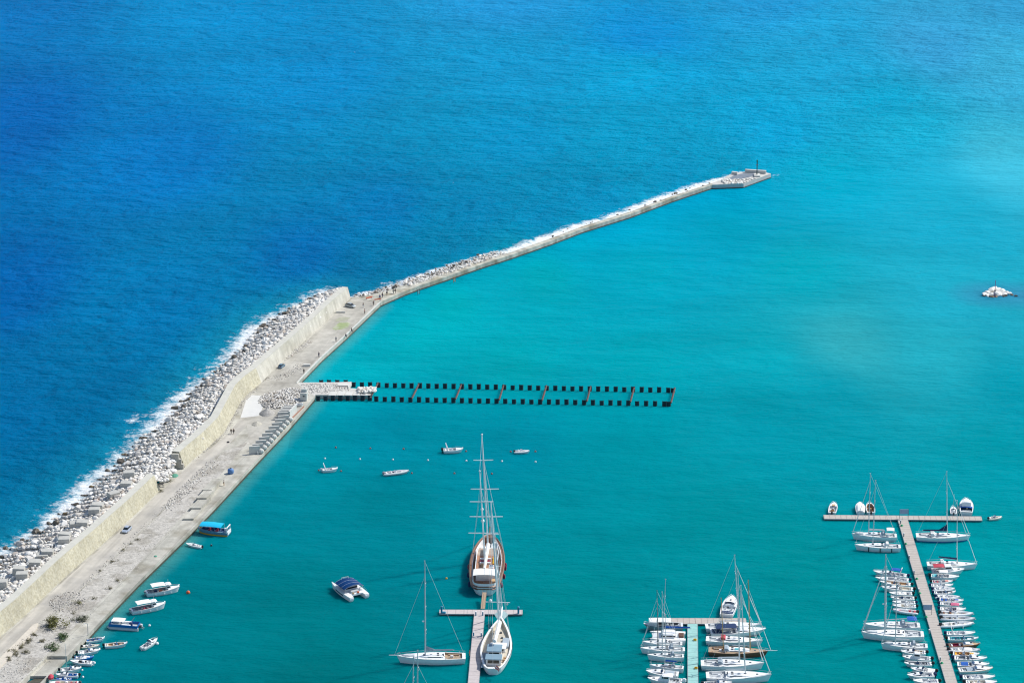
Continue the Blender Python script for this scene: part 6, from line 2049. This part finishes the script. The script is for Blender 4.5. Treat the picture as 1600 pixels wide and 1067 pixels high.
sailboat('longest white yacht of the landward trio, with a thick mast and deck dinghy', (1443, 997), (1345, 995), B=4.8, F=1.55, top=(1384, 866.8), mbase=.62, cover=None, boomlen=0, spr=2, mr=.24, zpx=.25, dodger=None, dinghy=True, radar=True, jibr=.2, wheels=2)
sailboat('white yacht lowest of the landward trio, above the row of motorboats', (1449, 1014), (1376, 1011.5), F=1.35, top=(1401.4, 907.5), mbase=.69, cover=WCANVAS, boomlen=.3, spr=2, mr=.13, zpx=.3, dodger=GCANVAS, dinghy=True)

GL = 'motorboats on the landward side of the long pontoon'
motorboat('white motorboat with blue awning, farthest of the upper cluster on the landward side', (1417, 901.5), (1364, 895), 2.6, .9, 'cuddy', canopy=BLUE, canpos=(.16, .46), group=GL, motorm=NAVY, arch=True)
motorboat('slim white boat just below the blue-awning motorboat', (1420, 908), (1367, 905), 2.5, .85, 'open', group=GL, motorm=NAVY)
motorboat('white sport boat with tan trimmed cockpit, third of the upper landward cluster', (1423, 915), (1374, 911), 2.5, .85, 'bowrider', group=GL, inn=TAN, motorm=BLACK)
motorboat('white cabin boat with cream cockpit, fourth of the upper landward cluster', (1426.5, 922.5), (1376.5, 920), 2.7, .9, 'cuddy', group=GL, inn=CREAM, seats=CREAM)
motorboat('short white boat with a plain white cover, fifth of the upper landward cluster', (1425, 929), (1389, 928.5), 2.4, .8, 'open', cover=WCANVAS, coverpos=(.25, .6), group=GL)
motorboat('short white boat with grey cockpit, sixth of the upper landward cluster', (1428.5, 936), (1391, 935.5), 2.4, .8, 'bowrider', inn=GREY, group=GL)
motorboat('short white open boat, seventh of the upper landward cluster', (1430, 942.5), (1394, 942), 2.2, .75, 'open', group=GL, motorm=NAVY)
motorboat('short white open boat with pale console, eighth of the upper landward cluster', (1431, 948.5), (1394, 947.5), 2.2, .75, 'open', inn=CREAM, group=GL)
motorboat('long grey inflatable boat with red seats closing the upper landward cluster', (1431.5, 957), (1393.5, 953.5), 2.6, .65, 'rib', seats=RED, rail=WHITE, group=GL, name='inflatable_boat', cat='inflatable boat')
motorboat('white cuddy boat with tan cushions, first below the yachts on the landward side', (1446, 1021), (1407, 1020), 2.6, .85, 'cuddy', inn=TAN, group=GL)
motorboat('white boat with grey windscreen cover, second below the yachts on the landward side', (1454, 1031), (1409.5, 1028.5), 2.7, .9, 'wheelhouse', group=GL)
motorboat('slim white bow rider, third below the yachts on the landward side', (1455.5, 1038.5), (1412.5, 1038.5), 2.5, .85, 'bowrider', group=GL, inn=GREY)
motorboat('white cuddy with pale cockpit cover, fourth below the yachts on the landward side', (1461, 1050), (1422.5, 1046.5), 2.6, .85, 'cuddy', group=GL, cover=WCANVAS, coverpos=(.08, .3))
motorboat('long white sport boat with navy outboards, fifth below the yachts on the landward side', (1459, 1056), (1417, 1057.5), 2.7, .9, 'cuddy', group=GL, motors=2, motorm=NAVY, canopy=None)
motorboat('white open boat at the very bottom of the landward row', (1466, 1066), (1426, 1066), 2.6, .9, 'open', group=GL, inn=LGREY)

GR = 'motorboats on the seaward side of the long pontoon'
motorboat('white cruiser with a red canopy over its stern', (1456, 894.5), (1507, 894), 3.4, 1.15, 'wheelhouse', canopy=RED, canpos=(.03, .36), motors=0, group=None, zpx=.4, name='motor_cruiser', cat='cruiser')
motorboat('white boat with a flat white roof and pale blue stern cover below the red-canopied cruiser', (1455, 901), (1499, 904), 2.7, .9, 'open', canopy=WCANVAS, canpos=(.28, .58), cover=TURQ, coverpos=(.04, .2), group=GR)
motorboat('white boat with an orange bow cushion, third of the seaward row', (1456.5, 910), (1489, 910), 2.2, .75, 'open', cush=ORANGE, seats=RED, group=GR)
motorboat('white open boat with dark console, just below the orange-cushioned boat', (1455, 915.5), (1489.5, 916), 2.2, .75, 'open', inn=LGREY, group=GR, motorm=NAVY)
motorboat('white inflatable with navy outboard, fifth of the seaward row', (1459, 921), (1493, 921), 2.3, .6, 'rib', rail=WHITE, inn=WHITE, group=GR, motorm=NAVY, name='inflatable_boat', cat='inflatable boat')
motorboat('white open boat with grey bow well, sixth of the seaward row', (1459.5, 927), (1493.5, 927), 2.3, .8, 'bowrider', inn=GREY, group=GR, motorm=NAVY)
motorboat('white inflatable with pale cushions, seventh of the seaward row', (1464, 932.5), (1501, 934), 2.4, .6, 'rib', rail=WHITE, inn=LGREY, group=GR, motorm=NAVY, name='inflatable_boat', cat='inflatable boat')
motorboat('white open boat with blue seats, eighth of the seaward row', (1468, 938), (1506, 940.5), 2.4, .8, 'open', seats=BLUE, group=GR, motorm=NAVY)
motorboat('white bow rider with grey floor, just above the pink-canopied boat', (1469, 944), (1504.5, 946.5), 2.3, .8, 'bowrider', inn=LGREY, group=GR, motorm=NAVY)
motorboat('white boat under a pink canopy in the seaward row', (1469, 952), (1509.5, 954), 2.5, .8, 'open', canopy=PINK, canpos=(.40, .72), group=GR, motorm=NAVY)
motorboat('white inflatable with brown console cover, just below the pink-canopied boat', (1471, 958.5), (1522.5, 960), 2.9, .7, 'rib', rail=WHITE, inn=CREAM, seats=BROWN, cover=None, group=GR, name='inflatable_boat', cat='inflatable boat')
motorboat('white inflatable with grey upright console cover, between two other long inflatables', (1473, 966), (1525.5, 968), 2.9, .7, 'rib', rail=LGREY, inn=CREAM, seats=GREY, group=GR, name='inflatable_boat', cat='inflatable boat')
r, h = motorboat('long white inflatable with hanging white fenders, last before the gap in the seaward row', (1472, 977), (1523, 974.5), 2.9, .75, 'rib', rail=WHITE, inn=WHITE, seats=CREAM, group=GR, name='inflatable_boat', cat='inflatable boat')
for t in (.30, .60):
    add_fender(r, h.x(t), -h.b(t) - .1, .3, WHITE, 1.2)
motorboat('white open sport boat, first below the gap in the seaward row', (1479, 991), (1524, 991), 2.6, .85, 'open', inn=LGREY, group=GR, motorm=NAVY, arch=True)
motorboat('white boat with turquoise seats and floor', (1481, 999), (1529, 999.5), 2.5, .85, 'bowrider', inn=TURQ, seats=TURQ, cush=WHITE, group=GR)
motorboat('brown wooden boat with a tan cover and thin mast', (1482, 1009), (1532, 1008), 2.4, .85, 'cuddy', hullm=BROWN, deckm=VARN, cover=TAN, coverpos=(.42, .92), inn=MAROON, mast=4.5, group=None, zpx=.5, name='wooden_boat', cat='wooden boat')
motorboat('white inflatable with grey tubes, just below the brown wooden boat', (1484.5, 1015.5), (1532.5, 1016.5), 2.8, .7, 'rib', inn=WHITE, group=GR, name='inflatable_boat', cat='inflatable boat')
motorboat('white boat with small white canopy and tan cockpit in the seaward row', (1489, 1022.5), (1530.5, 1024.5), 2.6, .85, 'open', canopy=WCANVAS, canpos=(.42, .70), inn=TAN, seats=YELLOW, group=GR)
motorboat('long white cuddy boat below the one with a tan cockpit', (1491, 1029.5), (1542.5, 1031), 2.8, .9, 'cuddy', group=GR, inn=GREY, motorm=NAVY)
motorboat('white launch with a bright blue cockpit cover in the seaward row', (1495.5, 1039), (1546, 1040.5), 2.9, .9, 'cuddy', cover=BLUE, coverpos=(.12, .34), group=GR, motors=0)
motorboat('white launch with tan edged deck and blue grey stern cover', (1498, 1048.5), (1551, 1046.5), 2.9, .9, 'cuddy', rail=TAN, cover=GCANVAS, coverpos=(.22, .44), group=GR, motors=0)
motorboat('white boat with dark console, second from the bottom of the seaward row', (1504, 1059.5), (1555, 1059.5), 2.8, .85, 'open', group=GR, inn=LGREY, motorm=NAVY)
motorboat('white boat at the very bottom of the seaward row', (1509, 1067.5), (1558, 1068), 2.8, .85, 'open', group=GR, inn=CREAM)

# ------------------------------------------------------------------ marina: teal pontoon
GT = 'boats round the teal pontoon'
motorboat('white cruiser with navy stern cover on the far side of the beige cross pontoon', (1135, 965), (1144.5, 937), 4.2, 1.4, 'cuddy', motors=0, cover=NAVY, coverpos=(.03, .16), group=GT, inn=LGREY, zpx=.4, name='motor_cruiser', cat='cruiser')
motorboat('long grey motorsailer under a white roof awning, end of the beige cross pontoon', (1067, 981), (1005, 980.5), 3.8, 1.3, 'open', hullm=GREY, deckm=LGREY, canopy=WCANVAS, canpos=(.30, .86), motors=0, group=GT, zpx=.4, inn=DGREY)
# sailing catamaran with blue boom cover
r, L = root_between('sailing_catamaran', (1071, 998), (1015, 997), 'wide white sailing catamaran with a blue boom cover', 'catamaran', GT, .4)
h = Hull(L, 1.6, 1.3, tr=.8, sheer=.15)
for s in (1, -1):
    hl = add_hull(r, h, WHITE); hl.location.y = s * 2.2
    k0 = set(r.children)
    add_deck(r, h, DECKW)
    for c in set(r.children) - k0: c.location.y = s * 2.2
MB().bbox((h.x(.40), 0, 1.1), (L * .72, 3.6, .4), .1).build('bridge_deck', WHITE, r)
MB().bbox((h.x(.48), 0, 1.85), (L * .40, 3.6, 1.1), .4).build('saloon', WHITE, r)
MB().box((h.x(.48), 0, 1.9), (L * .403, 3.64, .35)).build('saloon_window', GLASS, r)
MB().box((h.x(.83), 0, 1.28), (L * .2, 3.2, .05)).build('trampoline', LGREY, r)
MB().bbox((h.x(.12), 0, 1.45), (1.4, 2.4, .5), .1).build('cockpit_table', BROWN, r)
mb = Vector((h.x(.62), 0, 2.3)); 
add_mast(r, mb, local_top(r, mb, (1040, 905)), .10, ALU, 2, 1.0)
add_boom(r, mb + Vector((-.2, 0, 1.2)), mb + Vector((-7.2, 0, 1.3)), ALU, BLUE, cr=.36)
sailboat('white yacht squeezed below the wide catamaran at the teal pontoon', (1066, 1009), (1003, 1007), F=1.2, top=(1026.6, 940), mbase=.6, cover=None, boomlen=0, spr=1, mr=.08, jib=False, zpx=.4, group=GT, dodger=None)
sailboat('white yacht with a dark tall mast, second of the landward row at the teal pontoon', (1070, 1018.5), (1000, 1017.5), F=1.3, top=(1026.6, 923), mbase=.60, cover=WCANVAS, spr=2, mr=.12, mastm=DGREY, zpx=.4, group=GT, jibr=.08)
sailboat('white yacht with long dark cabin window, third of the landward row there', (1068.5, 1029), (1011, 1028), F=1.3, top=(1034.7, 925), mbase=.59, cover=None, boomlen=0, spr=2, mr=.11, zpx=.4, group=GT, jib=True, jibr=.06)
sailboat('white yacht with a blue boom cover just above the rounded motor cruiser', (1068, 1047), (1014.5, 1043.5), F=1.25, top=(1040, 960), mbase=.55, cover=BLUE, spr=1, mr=.08, zpx=.4, group=GT, jib=False)
motorboat('white cruiser with rounded bow and grey cockpit cover at the teal pontoon', (1060, 1056.5), (1009, 1052.5), 3.4, 1.15, 'cuddy', cover=GCANVAS, coverpos=(.12, .42), stripe=HBLUE, group=GT, motors=0, name='motor_cruiser', cat='cruiser')
motorboat('white hardtop fishing cruiser at the bottom of the landward row of the teal pontoon', (1066, 1067.5), (1011.5, 1064), 3.3, 1.15, 'wheelhouse', canopy=WHITE, canpos=(.26, .54), group=GT, motors=1, motorm=WHITE, name='motor_cruiser', cat='cruiser')
sailboat('white yacht lying along the beige cross pontoon, with the tallest mast there', (1102, 982.5), (1190, 980.5), F=1.3, top=(1147.8, 867.3), mbase=.60, cover=None, boomlen=.36, spr=3, mr=.13, zpx=.4, group=GT, jibr=.1, dodger=GCANVAS)
motorboat('white motor yacht with navy canvas and a burgundy stripe', (1110, 990.5), (1197, 988), 4.0, 1.35, 'cuddy', stripe=MAROON, canopy=NAVY, canpos=(.08, .46), cover=NAVY, coverpos=(.03, .2), motors=0, group=GT, zpx=.5, name='motor_yacht', cat='motor yacht')
sailboat('white yacht with red spray hood between the motor yacht and the wooden ketch', (1103, 1001.5), (1192, 1005.5), F=1.25, top=(1157, 925), mbase=.58, cover=None, boomlen=.3, spr=2, mr=.10, zpx=.4, group=GT, dodger=RED, jibr=.07)
# wooden ketch
r, h = sailboat('wooden ketch with brown hull, tan masts and a long bowsprit', (1107, 1018.5), (1200, 1022), B=4.4, F=1.3, top=(1169.2, 906.6), mbase=.70, cover=None, boomlen=.3, spr=1, mr=.17, hullm=BROWN, deckm=TEAK, mastm=TANP, zpx=.5, group=GT, dodger=GCANVAS, sprit=2.4, teak=True, name='wooden_ketch', jibr=.07)
bb = Vector((h.x(.25), 0, 1.5))
add_mast(r, bb, local_top(r, bb, (1126.9, 934.7)), .12, TANP, 1, .7)
add_rail(r, h, VARN, 0, 1, 'rub_rail', .02, .08)
MB().bbox((h.x(.48), -.3, h.z(.5) + .45), (1.3, 1.0, .25), .08).build('skylight', TURQ, r)
sailboat('white sloop next below the wooden ketch', (1095, 1041), (1194, 1042.5), B=4.8, F=1.5, top=(1152.9, 892.6), mbase=.61, cover=WCANVAS, spr=3, mr=.16, zpx=.4, group=GT, jibr=.1, boomlen=.34, wheels=2, dodger=GCANVAS)
sailboat('largest white sloop with dark deck hatches, lowest at the teal pontoon', (1103, 1060.5), (1205.5, 1061), B=5.2, F=1.6, top=(1157.5, 915), mbase=.60, cover=WCANVAS, boomlen=.3, spr=3, mr=.16, zpx=.4, group=GT, jibr=.1, wheels=2, dodger=None)
motorboat('white motorboat cut by the picture edge below the largest sloop', (1100, 1071), (1144, 1070), 2.9, 1.0, 'cuddy', group=GT)
